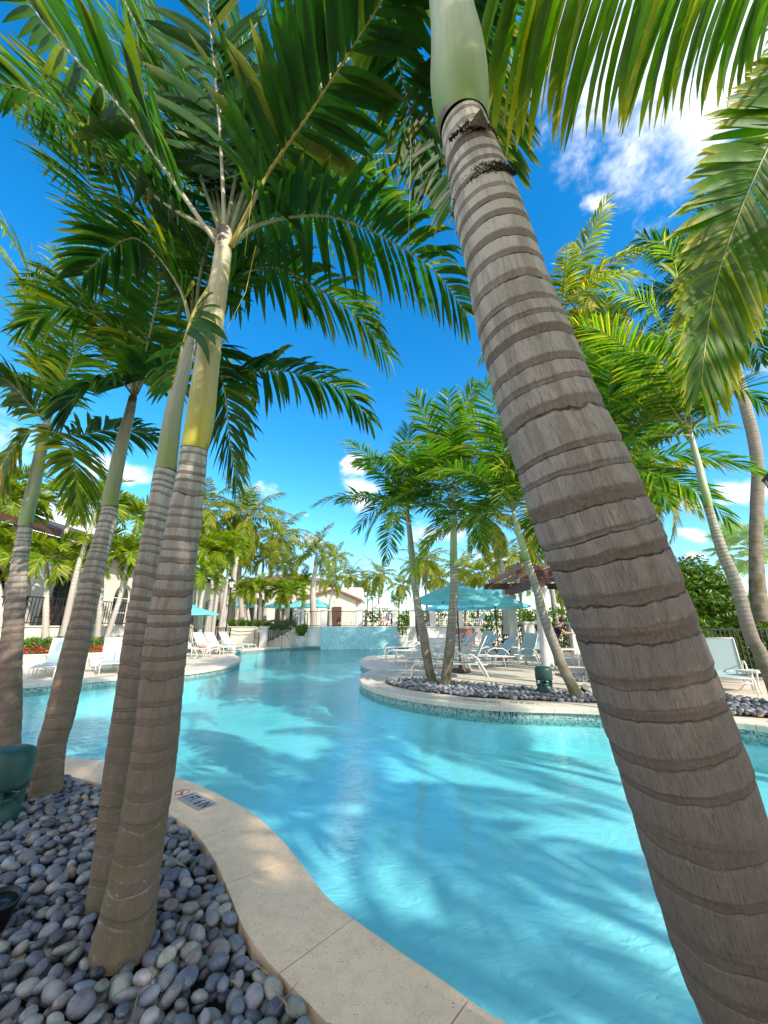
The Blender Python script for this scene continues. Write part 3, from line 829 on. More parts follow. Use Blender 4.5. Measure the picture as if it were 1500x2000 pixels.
# coping stones: short slabs with open joints all round
cop = bpy.data.objects.new('pool_coping', None); C.objects.link(cop); cop['kind'] = 'structure'
line = np.vstack([outline, outline[:1]])
cum = np.concatenate([[0], np.cumsum(np.linalg.norm(np.diff(line, axis=0), axis=1))])
def on_line(s, d):
    s = s % cum[-1]
    p = np.array([np.interp(s, cum, line[:, 0]), np.interp(s, cum, line[:, 1])])
    q = np.array([np.interp((s + 0.09) % cum[-1], cum, line[:, 0]), np.interp((s + 0.09) % cum[-1], cum, line[:, 1])])
    o_ = np.array([np.interp((s - 0.09) % cum[-1], cum, line[:, 0]), np.interp((s - 0.09) % cum[-1], cum, line[:, 1])])
    t = (q - o_) / np.linalg.norm(q - o_)
    return p + SGN * np.array([t[1], -t[0]]) * d
SGN = 1.0 if 0.5 * np.sum(outline[:, 0] * np.roll(outline[:, 1], -1) - np.roll(outline[:, 0], -1) * outline[:, 1]) > 0 else -1.0
near_len = cum[n_near - 1]
def joints():
    s = 0.18; out = [s]
    while s < cum[-1] + 0.05:
        s += 0.62 if s < near_len else 0.9
        out.append(s)
    return out
js = joints()
for i in range(len(js) - 1):
    a, b_ = js[i] + 0.003, js[i + 1] - 0.003
    if js[i] > cum[-1]: break
    isnear = js[i] < near_len
    wdt = 0.40 if isnear else 0.36
    k = 7; inn = [on_line(a + (b_ - a) * t / k, -0.025) for t in range(k + 1)]; outr = [on_line(a + (b_ - a) * t / k, wdt) for t in range(k + 1)]
    mid_ = [on_line(a + (b_ - a) * t / k, -0.012) for t in range(k + 1)]
    top = 0.004 + random.uniform(0, 0.0025) if isnear else 0.006
    bot = -0.055 if isnear else -0.085
    vs = []
    for p, q, m_ in zip(inn, outr, mid_):
        vs += [(p[0], p[1], bot), (p[0], p[1], top - 0.016), (m_[0], m_[1], top - 0.004), (m_[0] * .97 + q[0] * .03, m_[1] * .97 + q[1] * .03, top), (q[0], q[1], top), (q[0], q[1], bot)]
    fs = []
    for t in range(k):
        for e in range(6):
            e2 = (e + 1) % 6; fs.append((t * 6 + e, t * 6 + e2, (t + 1) * 6 + e2, (t + 1) * 6 + e))
    fs += [tuple(reversed(range(6))), tuple(k * 6 + e for e in range(6))]
    mb = MB(); mb.add(vs, fs)
    me = mb.mesh('coping_stone'); me.materials.append(M['coping'] if isnear else M['coping_far'])
    import bmesh as _bm
    bm = _bm.new(); bm.from_mesh(me); _bm.ops.recalc_face_normals(bm, faces=bm.faces); bm.to_mesh(me); bm.free()
    link(bpy.data.objects.new('coping_stone', me), cop)
# mortar under the joints
mo_in, mo_out = offset(outline, -0.005), offset(outline, 0.34)
mb = MB(); n_ = len(outline)
mb.add([(x, y, -0.012) for x, y in mo_in] + [(x, y, -0.012) for x, y in mo_out], [(i, (i + 1) % n_, n_ + (i + 1) % n_, n_ + i) for i in range(n_)])
obj('joint_mortar', mb, mottled('joint_mortar', (0.46, 0.42, 0.36), (0.38, 0.34, 0.28), 12, 0.9), cop, 'structure')

# ------------------------------------------------------------------ pebbles
def ico(sub):
    import bmesh
    bm = bmesh.new(); bmesh.ops.create_icosphere(bm, subdivisions=sub, radius=1.0)
    V = np.array([v.co[:] for v in bm.verts]); F = np.array([[v.index for v in f.verts] for f in bm.faces]); bm.free(); return V, F
IV, IF = ico(2)
IV1, IF1 = ico(1)
PCOLS = np.array([(0.105, 0.125, 0.165), (0.07, 0.085, 0.125), (0.165, 0.175, 0.20), (0.20, 0.205, 0.215), (0.12, 0.12, 0.15), (0.15, 0.17, 0.16), (0.055, 0.06, 0.08), (0.17, 0.155, 0.16), (0.24, 0.24, 0.22), (0.24, 0.185, 0.13)])
PPROB = np.array([.20, .15, .16, .09, .13, .12, .06, .05, .025, .02])
def pebble_geo(pos, size, rng, V0):
    sx, sy, sz = size * 0.95 * np.array([1.0, rng.uniform(0.62, 0.85), rng.uniform(0.42, 0.62)]) * 0.5
    d = V0 * (1 + 0.10 * np.sin(V0[:, [1, 2, 0]] * 2.1 + rng.uniform(0, 6, 3)))
    p = d * np.array([sx, sy, sz])
    a, t1, t2 = rng.uniform(0, 2 * PI), rng.normal(0, 0.35), rng.normal(0, 0.3)
    m_ = Matrix.Rotation(a, 3, 'Z') @ Matrix.Rotation(t1, 3, 'X') @ Matrix.Rotation(t2, 3, 'Y')
    return p @ np.array(m_).T + np.array(pos)
def inside(p, poly):
    x, y = p; c = False; n = len(poly)
    j = n - 1
    for i in range(n):
        xi, yi = poly[i]; xj, yj = poly[j]
        if (yi > y) != (yj > y) and x < (xj - xi) * (y - yi) / (yj - yi) + xi: c = not c
        j = i
    return c
def pebbles(parent, spots, n_single, seed, sub=IV, face=IF, tone=1.4):
    rng = np.random.default_rng(seed); rs = []
    spots = sorted(spots, key=lambda q: (q[0][0] ** 2 + q[0][1] ** 2 + (0.12 if q[0][2] < 0.02 and False else 0)))
    Vs, Fs, Cs, off = [], [], [], 0
    for i, (pos, size) in enumerate(spots):
        V = pebble_geo(pos, size, rng, sub)
        c = PCOLS[rng.choice(len(PCOLS), p=PPROB / PPROB.sum())] * rng.uniform(0.7, 1.35) * tone * np.array([1.02, 0.99, 0.94])
        col = np.repeat(c[None], len(V), 0)
        if i < n_single:
            me = np_mesh('pebble', V, face, col, True, 'pebble')
            link(bpy.data.objects.new('pebble', me), parent)
        else:
            Vs.append(V); Fs.append(face + off); Cs.append(col); off += len(V)
    if Vs:
        me = np_mesh('pebble_spread', np.vstack(Vs), np.vstack(Fs), np.vstack(Cs), True, 'pebble')
        o = link(bpy.data.objects.new('pebble_spread', me), parent); o['kind'] = 'stuff'
def scatter(poly, dmin, rng, tries, avoid=()):
    P = np.array(poly); lo, hi = P.min(0), P.max(0); cell = {}; out = []
    for _ in range(tries):
        x, y = rng.uniform(lo[0], hi[0]), rng.uniform(lo[1], hi[1])
        if not inside((x, y), poly): continue
        if any((x - a) ** 2 + (y - b_) ** 2 < r * r for a, b_, r in avoid): continue
        gx, gy = int(math.floor(x / dmin)), int(math.floor(y / dmin)); ok = True
        for i in (-1, 0, 1):
            for j in (-1, 0, 1):
                for q in cell.get((gx + i, gy + j), ()):
                    if (q[0] - x) ** 2 + (q[1] - y) ** 2 < dmin * dmin: ok = False
        if ok: cell.setdefault((gx, gy), []).append((x, y)); out.append((x, y))
    return out
def px_poly(pts): return [tuple(G(*p)[:2]) for p in pts]

bed_in = offset(near_s, 0.432, False)
bed_vis = [tuple(p) for p in bed_in if -5.6 < p[0] < 0.35]
bed_vis = bed_vis + [(-5.6, bed_vis[-1][1]), (-5.6, 2.2), (-2.6, 1.15), (-0.1, 1.15)]
pb = bpy.data.objects.new('pebble_bed', None); C.objects.link(pb); pb['kind'] = 'structure'
base_P1 = G(238, 1852); base_P2 = G(203, 1768); base_P3 = G(84, 1548); base_P4 = G(6, 1520)
avoid = [(base_P1.x, base_P1.y, 0.115), (base_P2.x, base_P2.y, 0.10), (base_P3.x, base_P3.y, 0.12), (base_P4.x, base_P4.y, 0.15)]
rng = np.random.default_rng(5)
sp1 = [((x, y, -0.040 + rng.uniform(0, 0.012)), rng.uniform(0.062, 0.10)) for x, y in scatter(bed_vis, 0.050, rng, 60000, avoid)]
sp2 = [((x, y, -0.006 + rng.uniform(-0.006, 0.020)), rng.uniform(0.062, 0.108)) for x, y in scatter(bed_vis, 0.060, rng, 50000, avoid)]
top2 = sorted(sp2, key=lambda q: q[0][0] ** 2 + q[0][1] ** 2)
pebbles(pb, top2[:300], 300, 11)
pebbles(pb, top2[300:] + sp1, 0, 12)
# island bed and the bed at the right edge
ib_poly = px_poly([(752, 1333), (790, 1330), (833, 1330), (890, 1335), (985, 1343), (1060, 1351), (1150, 1357), (1230, 1362), (1260, 1377), (1147, 1372), (1013, 1367), (913, 1361), (813, 1349), (762, 1338)])
ib = bpy.data.objects.new('island_pebble_bed', None); C.objects.link(ib); ib['kind'] = 'structure'
rng = np.random.default_rng(8)
mb = MB(); mb.prism(ib_poly, 0.0005, 0.008); obj('soil', mb, 'soil', ib, 'structure')
spi = [((x, y, 0.030 + rng.uniform(-0.01, 0.02)), rng.uniform(0.085, 0.145)) for x, y in scatter(ib_poly, 0.062, rng, 30000)]
spi += [((x, y, 0.068 + rng.uniform(-0.01, 0.015)), rng.uniform(0.085, 0.14)) for x, y in scatter(ib_poly, 0.11, rng, 9000)]
pebbles(ib, spi, 0, 13, IV, IF, 1.9)  # paler tone puts sunlight into the island pebbles' colour
rb_poly = px_poly([(1400, 1362), (1500, 1378), (1620, 1392), (1620, 1412), (1500, 1403), (1400, 1396)])
rb = bpy.data.objects.new('right_pebble_bed', None); C.objects.link(rb); rb['kind'] = 'structure'
mb = MB(); mb.prism(rb_poly, 0.0005, 0.008); obj('soil', mb, 'soil', rb, 'structure')
spi = [((x, y, 0.035 + rng.uniform(-0.01, 0.02)), rng.uniform(0.09, 0.14)) for x, y in scatter(rb_poly, 0.065, rng, 12000)]
spi += [((x, y, 0.08), rng.uniform(0.09, 0.15)) for x, y in scatter(rb_poly, 0.10, rng, 5000)]
pebbles(rb, spi, 0, 14, IV, IF)
eb_poly = px_poly([(1085, 1318), (1140, 1318), (1185, 1330), (1180, 1336), (1120, 1330)])
eb = bpy.data.objects.new('far_pebble_bed', None); C.objects.link(eb); eb['kind'] = 'structure'
pebbles(eb, [((x, y, 0.03), rng.uniform(0.09, 0.14)) for x, y in scatter(eb_poly, 0.08, rng, 6000)], 0, 15, IV1, IF1)

# ------------------------------------------------------------------ the near palms
# A: main palm of the pebble bed
root, base, top = palm_px('palm_tree', 'tall palm with yellow crownshaft rising from the grey pebbles, nearest trunk of the left group', None,
    [(236, 1858, 124), (246, 1800, 116), (264, 1700, 106), (280, 1600, 100), (296, 1500, 96), (309, 1400, 91), (319, 1300, 89), (332, 1200, 86), (346, 1100, 76), (362, 1000, 67), (374, 920, 58), (379, 880, 54)],
    2.14, 2.10, [(385, 850, 56), (391, 817, 57), (398, 760, 54), (403, 717, 50), (412, 650, 46), (418, 610, 43), (424, 575, 40), (431, 530, 36), (437, 480, 33), (440, 450, 28)],
    'trunk_near', 'shaft_yellow', (0.135, 0.055), nu=40, dv=0.006, tilt=0.10, seed=3, amp=0.035, flare=0.12)
tA = top; YA = 2.1
def nf(root, base, pts, seed, **kw):
    kw.setdefault('L', 0.62); kw.setdefault('n', 34); kw.setdefault('w', 0.06); kw.setdefault('K', 5); kw.setdefault('r0', 0.02)
    return frond(root, px_path(pts, 18), base, seed=seed, **kw)
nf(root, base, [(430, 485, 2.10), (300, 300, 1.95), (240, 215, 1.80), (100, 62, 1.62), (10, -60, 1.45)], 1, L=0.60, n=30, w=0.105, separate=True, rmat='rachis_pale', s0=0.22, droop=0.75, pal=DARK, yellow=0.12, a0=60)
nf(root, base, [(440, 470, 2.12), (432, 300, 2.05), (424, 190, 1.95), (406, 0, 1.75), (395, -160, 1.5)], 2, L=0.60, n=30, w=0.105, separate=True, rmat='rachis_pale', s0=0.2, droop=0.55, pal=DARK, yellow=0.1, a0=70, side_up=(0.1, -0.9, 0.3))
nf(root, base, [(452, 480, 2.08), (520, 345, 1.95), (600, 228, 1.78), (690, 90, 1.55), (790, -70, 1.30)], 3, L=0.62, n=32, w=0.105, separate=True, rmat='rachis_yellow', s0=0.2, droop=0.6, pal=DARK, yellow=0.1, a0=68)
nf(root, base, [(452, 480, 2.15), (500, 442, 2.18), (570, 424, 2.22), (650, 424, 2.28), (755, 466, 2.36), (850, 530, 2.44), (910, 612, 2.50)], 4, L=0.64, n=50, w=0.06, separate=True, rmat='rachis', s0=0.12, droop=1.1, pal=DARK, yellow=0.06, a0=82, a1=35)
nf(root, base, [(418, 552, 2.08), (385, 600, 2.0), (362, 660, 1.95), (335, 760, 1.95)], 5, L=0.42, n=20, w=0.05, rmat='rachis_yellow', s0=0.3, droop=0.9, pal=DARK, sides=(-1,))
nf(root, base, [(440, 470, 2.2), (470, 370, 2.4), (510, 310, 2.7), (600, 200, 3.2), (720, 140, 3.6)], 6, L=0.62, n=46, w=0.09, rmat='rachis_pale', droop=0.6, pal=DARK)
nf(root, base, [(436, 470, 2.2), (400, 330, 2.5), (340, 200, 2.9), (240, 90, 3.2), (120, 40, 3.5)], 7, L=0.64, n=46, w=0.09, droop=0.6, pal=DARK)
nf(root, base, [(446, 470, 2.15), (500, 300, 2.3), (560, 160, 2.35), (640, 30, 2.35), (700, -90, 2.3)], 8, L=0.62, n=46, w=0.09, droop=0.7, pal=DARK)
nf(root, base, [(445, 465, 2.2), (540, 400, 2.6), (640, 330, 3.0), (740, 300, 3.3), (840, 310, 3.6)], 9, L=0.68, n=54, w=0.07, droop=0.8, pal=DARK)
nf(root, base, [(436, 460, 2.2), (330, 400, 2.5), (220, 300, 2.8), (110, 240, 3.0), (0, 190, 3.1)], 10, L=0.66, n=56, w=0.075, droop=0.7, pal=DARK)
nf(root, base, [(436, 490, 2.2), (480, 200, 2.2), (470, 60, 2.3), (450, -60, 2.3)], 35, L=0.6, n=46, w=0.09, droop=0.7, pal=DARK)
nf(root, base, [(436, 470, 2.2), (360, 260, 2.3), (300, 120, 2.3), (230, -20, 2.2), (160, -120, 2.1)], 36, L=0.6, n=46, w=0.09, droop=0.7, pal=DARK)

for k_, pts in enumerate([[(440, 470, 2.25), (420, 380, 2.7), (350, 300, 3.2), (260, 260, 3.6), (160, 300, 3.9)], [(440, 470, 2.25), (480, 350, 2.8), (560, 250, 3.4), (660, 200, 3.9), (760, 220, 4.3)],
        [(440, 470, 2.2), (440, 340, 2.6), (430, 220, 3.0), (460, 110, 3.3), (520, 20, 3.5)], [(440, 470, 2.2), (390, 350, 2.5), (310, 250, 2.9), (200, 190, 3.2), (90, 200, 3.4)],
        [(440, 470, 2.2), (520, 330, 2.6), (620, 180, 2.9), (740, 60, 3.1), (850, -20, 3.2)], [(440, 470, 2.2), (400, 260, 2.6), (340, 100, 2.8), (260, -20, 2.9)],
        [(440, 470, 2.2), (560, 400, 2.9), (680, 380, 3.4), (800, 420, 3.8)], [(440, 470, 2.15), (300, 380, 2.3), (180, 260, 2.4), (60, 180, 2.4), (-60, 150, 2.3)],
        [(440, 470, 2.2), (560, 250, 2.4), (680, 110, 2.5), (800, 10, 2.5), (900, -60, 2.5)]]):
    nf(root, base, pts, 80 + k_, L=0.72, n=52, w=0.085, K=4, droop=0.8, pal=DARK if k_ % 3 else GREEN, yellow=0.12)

# B: palm just behind A
rootB, baseB, topB = palm_px('palm_tree', 'slimmer palm growing directly behind the yellow-shafted palm, its foot half hidden', None,
    [(203, 1775, 66), (216, 1650, 64), (232, 1500, 62), (246, 1400, 60), (260, 1300, 58), (275, 1200, 56), (291, 1100, 52), (309, 1000, 47), (320, 933, 45), (323, 920, 44)],
    2.42, 2.55, [(326, 900, 42), (331, 860, 41), (340, 800, 36), (350, 750, 33), (359, 717, 30), (368, 680, 27), (376, 640, 22)],
    'trunk_near', 'shaft_green', (0.12, 0.05), nu=32, dv=0.008, tilt=0.15, seed=8, amp=0.035)
nf(rootB, baseB, [(380, 650, 2.6), (440, 560, 2.7), (530, 520, 2.85), (640, 575, 3.0), (700, 618, 3.1), (760, 695, 3.2)], 11, L=0.64, n=56, w=0.06, droop=1.1, pal=GREEN, yellow=0.12, tipbrown=0.4)
nf(rootB, baseB, [(380, 660, 2.7), (430, 735, 3.3), (530, 722, 3.6), (620, 740, 3.8), (680, 770, 3.95), (726, 822, 4.1)], 12, L=0.64, n=56, w=0.062, droop=1.2, pal=DARK, yellow=0.1, s0=0.18)
nf(rootB, baseB, [(380, 660, 2.7), (420, 690, 3.3), (440, 770, 3.5), (448, 850, 3.6), (462, 950, 3.7)], 13, L=0.58, n=54, w=0.055, droop=0.7, pal=DARK, s0=0.2)
nf(rootB, baseB, [(374, 640, 2.5), (350, 560, 2.4), (290, 480, 2.4), (240, 470, 2.4), (160, 540, 2.5)], 14, L=0.55, n=48, w=0.07, droop=0.9, pal=DARK)
nf(rootB, baseB, [(376, 640, 2.6), (330, 500, 2.8), (262, 505, 3.0), (200, 400, 3.0), (120, 265, 2.9), (0, 115, 2.7)], 15, L=0.70, n=56, w=0.08, droop=0.5, pal=DARK, yellow=0.1, s0=0.25, side_up=(0.5, -0.5, 0.7))
nf(rootB, baseB, [(378, 640, 2.6), (400, 500, 2.8), (450, 380, 3.2), (540, 300, 3.6), (640, 280, 4.0)], 16, L=0.68, n=50, w=0.075, droop=0.8, pal=GREEN)
nf(rootB, baseB, [(378, 640, 2.6), (420, 560, 2.8), (500, 520, 3.1), (560, 540, 3.4), (600, 600, 3.6)], 17, L=0.64, n=50, w=0.07, droop=0.9, pal=DARK)
nf(rootB, baseB, [(376, 640, 2.6), (370, 480, 2.9), (330, 330, 3.2), (300, 200, 3.4), (320, 60, 3.4)], 18, L=0.68, n=50, w=0.08, droop=0.7, pal=GREEN)
nf(rootB, baseB, [(380, 650, 2.6), (440, 470, 3.0), (520, 420, 3.4), (620, 440, 3.8), (720, 500, 4.1)], 37, L=0.68, n=54, w=0.07, droop=0.9, pal=GREEN)

# C: left leaning palm
rootC, baseC, topC = palm_px('palm_tree', 'right-leaning palm at the back of the near pebble bed beside the green speaker', None,
    [(88, 1552, 60), (93, 1510, 60), (102, 1450, 63), (117, 1400, 64), (139, 1300, 60), (163, 1200, 52), (188, 1100, 45), (210, 1015, 36), (214, 992, 34)],
    3.75, 3.9, [(216, 970, 34), (224, 933, 32), (233, 890, 29), (242, 850, 26), (251, 815, 22), (260, 775, 17)],
    'trunk_near', 'shaft_green', (0.13, 0.05), nu=28, dv=0.01, tilt=0.2, seed=12, amp=0.035)
for k_, pts in enumerate([[(262, 775, 3.9), (240, 680, 3.8), (190, 620, 3.7), (120, 600, 3.6), (40, 640, 3.5)], [(262, 775, 3.9), (285, 650, 4.1), (340, 560, 4.4), (420, 520, 4.7)],
        [(264, 775, 3.9), (300, 720, 3.8), (350, 740, 3.8), (400, 800, 3.8)], [(262, 775, 3.9), (255, 640, 4.0), (230, 500, 4.1), (170, 380, 4.1), (90, 320, 4.0)],
        [(262, 775, 3.9), (270, 640, 4.2), (280, 500, 4.5), (330, 400, 4.7)], [(262, 775, 3.9), (230, 740, 3.7), (180, 750, 3.5), (120, 800, 3.4)],
        [(262, 775, 3.9), (310, 680, 4.2), (380, 660, 4.5), (450, 700, 4.8)], [(262, 775, 3.9), (210, 640, 4.2), (130, 560, 4.4), (50, 560, 4.5)],
        [(263, 775, 3.9), (300, 620, 3.6), (330, 480, 3.3), (390, 400, 3.1)]]):
    nf(rootC, baseC, pts, 20 + k_, L=0.66, n=52, w=0.065, K=4, droop=0.8, pal=DARK if k_ % 2 else GREEN, yellow=0.15, r0=0.015)

# D: leftmost palm
rootD, baseD, topD = palm_px('palm_tree', 'pale palm standing behind the green garden speaker, leftmost near trunk', None,
    [(4, 1525, 72), (8, 1460, 66), (14, 1400, 60), (20, 1300, 50), (28, 1200, 44), (38, 1100, 36), (48, 1040, 31), (49, 1028, 30)],
    4.05, 4.5, [(54, 1000, 30), (62, 967, 30), (76, 900, 27), (84, 860, 24), (89, 840, 19), (93, 815, 14)],
    'trunk_near', 'shaft_pale', (0.13, 0.06), nu=28, dv=0.01, tilt=0.2, seed=15, amp=0.035)
for k_, (pts, pal) in enumerate([([(93, 830, 4.5), (125, 750, 4.5), (150, 660, 4.5), (158, 590, 4.4), (120, 500, 4.3)], LIME), ([(92, 830, 4.5), (60, 790, 4.3), (10, 740, 4.1), (-60, 730, 3.9)], GREEN),
        ([(93, 835, 4.5), (120, 850, 4.4), (145, 900, 4.3), (150, 1000, 4.3)], OLIVE), ([(93, 838, 4.5), (150, 850, 4.6), (220, 838, 4.7), (300, 850, 4.9), (330, 880, 5.0)], DARK),
        ([(92, 830, 4.5), (88, 700, 4.6), (60, 580, 4.6), (0, 480, 4.5)], LIME), ([(93, 830, 4.5), (70, 640, 4.4), (50, 520, 4.2), (-20, 400, 4.0)], LIME),
        ([(92, 832, 4.5), (50, 850, 4.4), (10, 900, 4.3), (-30, 970, 4.2)], OLIVE), ([(94, 830, 4.5), (140, 700, 4.8), (210, 640, 5.1), (290, 640, 5.4)], GREEN), ([(92, 830, 4.5), (110, 640, 4.9), (150, 500, 5.3), (230, 420, 5.6)], LIME)]):
    nf(rootD, baseD, pts, 40 + k_, L=0.64, n=56, w=0.055, K=4, droop=0.7, pal=pal, yellow=0.2, r0=0.015, a0=70)

# E: the big leaning palm at the right
rootE, baseE, topE = palm_px('palm_tree', 'massive grey-ringed palm trunk leaning left across the right foreground', None,
    [(1740, 2700, 330), (1560, 2150, 316), (1505, 2000, 312), (1458, 1880, 308), (1402, 1700, 302), (1342, 1500, 294), (1305, 1400, 286), (1254, 1250, 274), (1199, 1100, 261), (1156, 1000, 252), (1118, 900, 236),
     (1075, 800, 212), (1040, 700, 188), (1004, 600, 166), (978, 500, 146), (948, 400, 128), (926, 320, 108), (906, 250, 92)],
    1.30, 0.78, [(903, 225, 103), (899, 190, 110), (896, 150, 111), (893, 100, 103), (885, 40, 88), (876, -20, 76), (866, -90, 64), (850, -200, 48)],
    'trunk_big', 'shaft_pale', (0.135, 0.052), nu=96, dv=0.004, tilt=0.12, seed=21, amp=0.032, flare=0.0)
tE = topE
nb = lambda pts, seed, **kw: frond(rootE, px_path(pts, 18), baseE, seed=seed, **{**dict(L=0.5, n=40, w=0.035, K=5, r0=0.012), **kw})
for x_, y_, Yc, r_, hh, a0_, a1_, nf_ in ((948, 388, .886, .099, .024, -75, 88, 800), (914, 306, .871, .091, .017, -88, 25, 420), (925, 262, .864, .084, .006, 0, 70, 110), (940, 345, .879, .097, .016, 30, 95, 320)):
    c_ = at(x_, y_, Yc); ax = (at(x_ - 28, y_ - 100, Yc - .02) - c_).normalized(); fr_ = (cam_o.location - c_); fr_ = (fr_ - ax * fr_.dot(ax)).normalized(); sd_ = fr_.cross(ax).normalized()
    mb = MB(); rr_ = random.Random(x_)
    for q in range(nf_):
        th = R(rr_.uniform(a0_, a1_)); o_ = sd_ * math.sin(th) + fr_ * math.cos(th); edge = 1 - abs((math.degrees(th) - (a0_ + a1_) / 2) / ((a1_ - a0_) / 2)) ** 2
        st_ = c_ + o_ * (r_ * .97) + ax * (rr_.uniform(-1, 1) * hh * edge); en = st_ + o_ * rr_.uniform(.002, .012) - ax * rr_.uniform(-.004, .016) + sd_ * rr_.uniform(-.006, .006)
        mb.tube([st_, en], [0.0026, 0.0006], 3)
    obj('sheath_fibre', mb, 'fibre', rootE, 'stuff').location = tuple(-baseE)
p = at(934, 240, 0.775); mb = MB()
mb.add([p + Vector(v) for v in ((-.028, 0, -.012), (-.012, -.012, .012), (.006, -.020, .030), (.022, -.008, .004), (.034, .004, -.030), (.006, -.004, -.022), (-.006, .004, -.020))], [(0, 1, 5, 6), (1, 2, 3, 5), (3, 4, 5)])
obj('dry_sheath', mb, 'fibre', rootE).location = tuple(-baseE)
# fronds of E that show: one over the top right, others hanging behind the stem
pE = [(960, -150, 0.9), (1060, -120, 1.0), (1180, -90, 1.12), (1300, -70, 1.25), (1420, -60, 1.4), (1530, -40, 1.55)]
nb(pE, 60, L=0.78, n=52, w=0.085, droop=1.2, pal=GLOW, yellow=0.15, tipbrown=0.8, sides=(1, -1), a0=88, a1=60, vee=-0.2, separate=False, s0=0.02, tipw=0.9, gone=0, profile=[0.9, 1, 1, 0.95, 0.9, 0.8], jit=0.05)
nb([(850, -200, 0.9), (880, -100, 1.3), (890, 60, 1.7), (885, 250, 1.95), (880, 420, 2.1)], 61, L=0.66, n=54, w=0.065, droop=0.4, pal=DARK, yellow=0.02, tipbrown=0.8, a0=65, a1=30, side_up=(0, -1, 0.2), s0=0.1)
nb([(850, -200, 0.9), (780, -120, 1.3), (770, 60, 1.7), (800, 220, 1.9), (830, 380, 2.1)], 62, L=0.62, n=52, w=0.065, droop=0.5, pal=DARK, a0=60, side_up=(0, -1, 0.3))
nb([(850, -200, 0.9), (900, -120, 1.4), (990, 20, 1.9), (1010, 120, 2.2), (1000, 200, 2.4)], 63, L=0.56, n=52, w=0.055, droop=0.8, pal=DARK, a0=60, side_up=(0, -1, 0.4), yellow=0.2)
nb([(850, -200, 0.9), (900, -80, 1.4), (930, 100, 1.9), (935, 280, 2.2), (915, 440, 2.35)], 67, L=0.50, n=46, w=0.065, droop=0.3, pal=DARK, yellow=0.15, tipbrown=0.9, a0=60, a1=30, side_up=(0, -1, 0.2), s0=0.3)
nb([(850, -200, 0.9), (930, -60, 1.5), (985, 120, 2.1), (990, 280, 2.5), (965, 430, 2.8)], 68, L=0.55, n=50, w=0.075, droop=0.35, pal=DARK, yellow=0.12, tipbrown=0.9, a0=58, a1=30, side_up=(0, -1, 0.2), s0=0.25)
nb([(850, -200, 0.9), (700, -160, 1.5), (620, -60, 2.0), (560, 60, 2.3)], 64, L=0.62, n=50, w=0.07, droop=0.8, pal=DARK)
nb([(850, -200, 0.85), (840, -420, 0.7), (700, -700, 0.45)], 65, L=0.55, n=34, w=0.045, droop=0.7, pal=GREEN)
nb([(850, -200, 0.85), (930, -400, 0.7), (1100, -700, 0.5)], 66, L=0.55, n=34, w=0.045, droop=0.7, pal=GREEN)

# F: palm standing behind the camera whose fronds hang in at the right and shade the bed
def side_palm(name, label, pos, h, n, seed, pal=GREEN, length=2.3, skip=None, lean=(0, 0), r=0.11, L=0.6, w=0.05, nl=38, K=3):
    x, y = pos
    pts = [(x, y, -0.05), (x + lean[0] * .3, y + lean[1] * .3, h * 0.35), (x + lean[0] * .8, y + lean[1] * .8, h * 0.75), (x + lean[0] * .9, y + lean[1] * .9, h - 0.9)]
    root = thing(name, label, 'palm tree', pts[0])
    me, end, T = stem_mesh('trunk', pts, [r, r * .85, r * .7, r * .6], 'trunk_near', (0.12, 0.07), 20, 0.03, 0.03, pts[0], 0.2, seed, 0.2)
    link(bpy.data.objects.new('trunk', me), root)
    me, end, T = stem_mesh('crownshaft', [pts[-1], (x + lean[0], y + lean[1], h - 0.4), (x + lean[0], y + lean[1], h)], [r * .72, r * .6, r * .25], 'shaft_green', None, 20, 0.05, 0, pts[0], 0, seed)
    link(bpy.data.objects.new('crownshaft', me), root)
    crown(root, np.array(pts[0]), end, n, length, L, w, nl, pal=pal, seed=seed, K=K, skip=skip)
    return root, pts[0], end
rootF, baseF, topF = side_palm('palm_tree', 'palm beside the camera whose broad yellow-tipped fronds droop in at upper right', (2.75, 0.35), 4.3, 9, 31, pal=GREEN, length=2.0, skip=lambda a, t: 1.2 < a < 3.4)
ff = lambda pts, seed, **kw: frond(rootF, px_path(pts, 20), baseF, seed=seed, **{**dict(L=0.55, n=60, w=0.04, K=5, r0=0.014), **kw})
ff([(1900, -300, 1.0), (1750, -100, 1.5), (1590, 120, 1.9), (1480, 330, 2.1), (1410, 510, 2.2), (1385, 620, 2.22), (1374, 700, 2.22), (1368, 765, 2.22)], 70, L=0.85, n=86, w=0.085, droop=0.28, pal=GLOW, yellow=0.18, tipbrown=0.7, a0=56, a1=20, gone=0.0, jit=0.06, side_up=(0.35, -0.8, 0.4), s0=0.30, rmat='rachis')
ff([(1900, -300, 1.0), (1800, -250, 1.4), (1650, -150, 1.8), (1530, 20, 2.2), (1490, 160, 2.4), (1480, 260, 2.4)], 71, L=0.5, n=50, w=0.045, droop=0.7, pal=LIME, yellow=0.2, a0=60)

# ------------------------------------------------------------------ palms round the pool
def mid_crown(root, base, top, n, length, L, w, nl, pal, seed, K=4, **kw):
    crown(root, base, top, n, length, L, w, nl, pal=pal, seed=seed, K=K, nseg=4, r0=kw.pop('r0', 0.012), **kw)

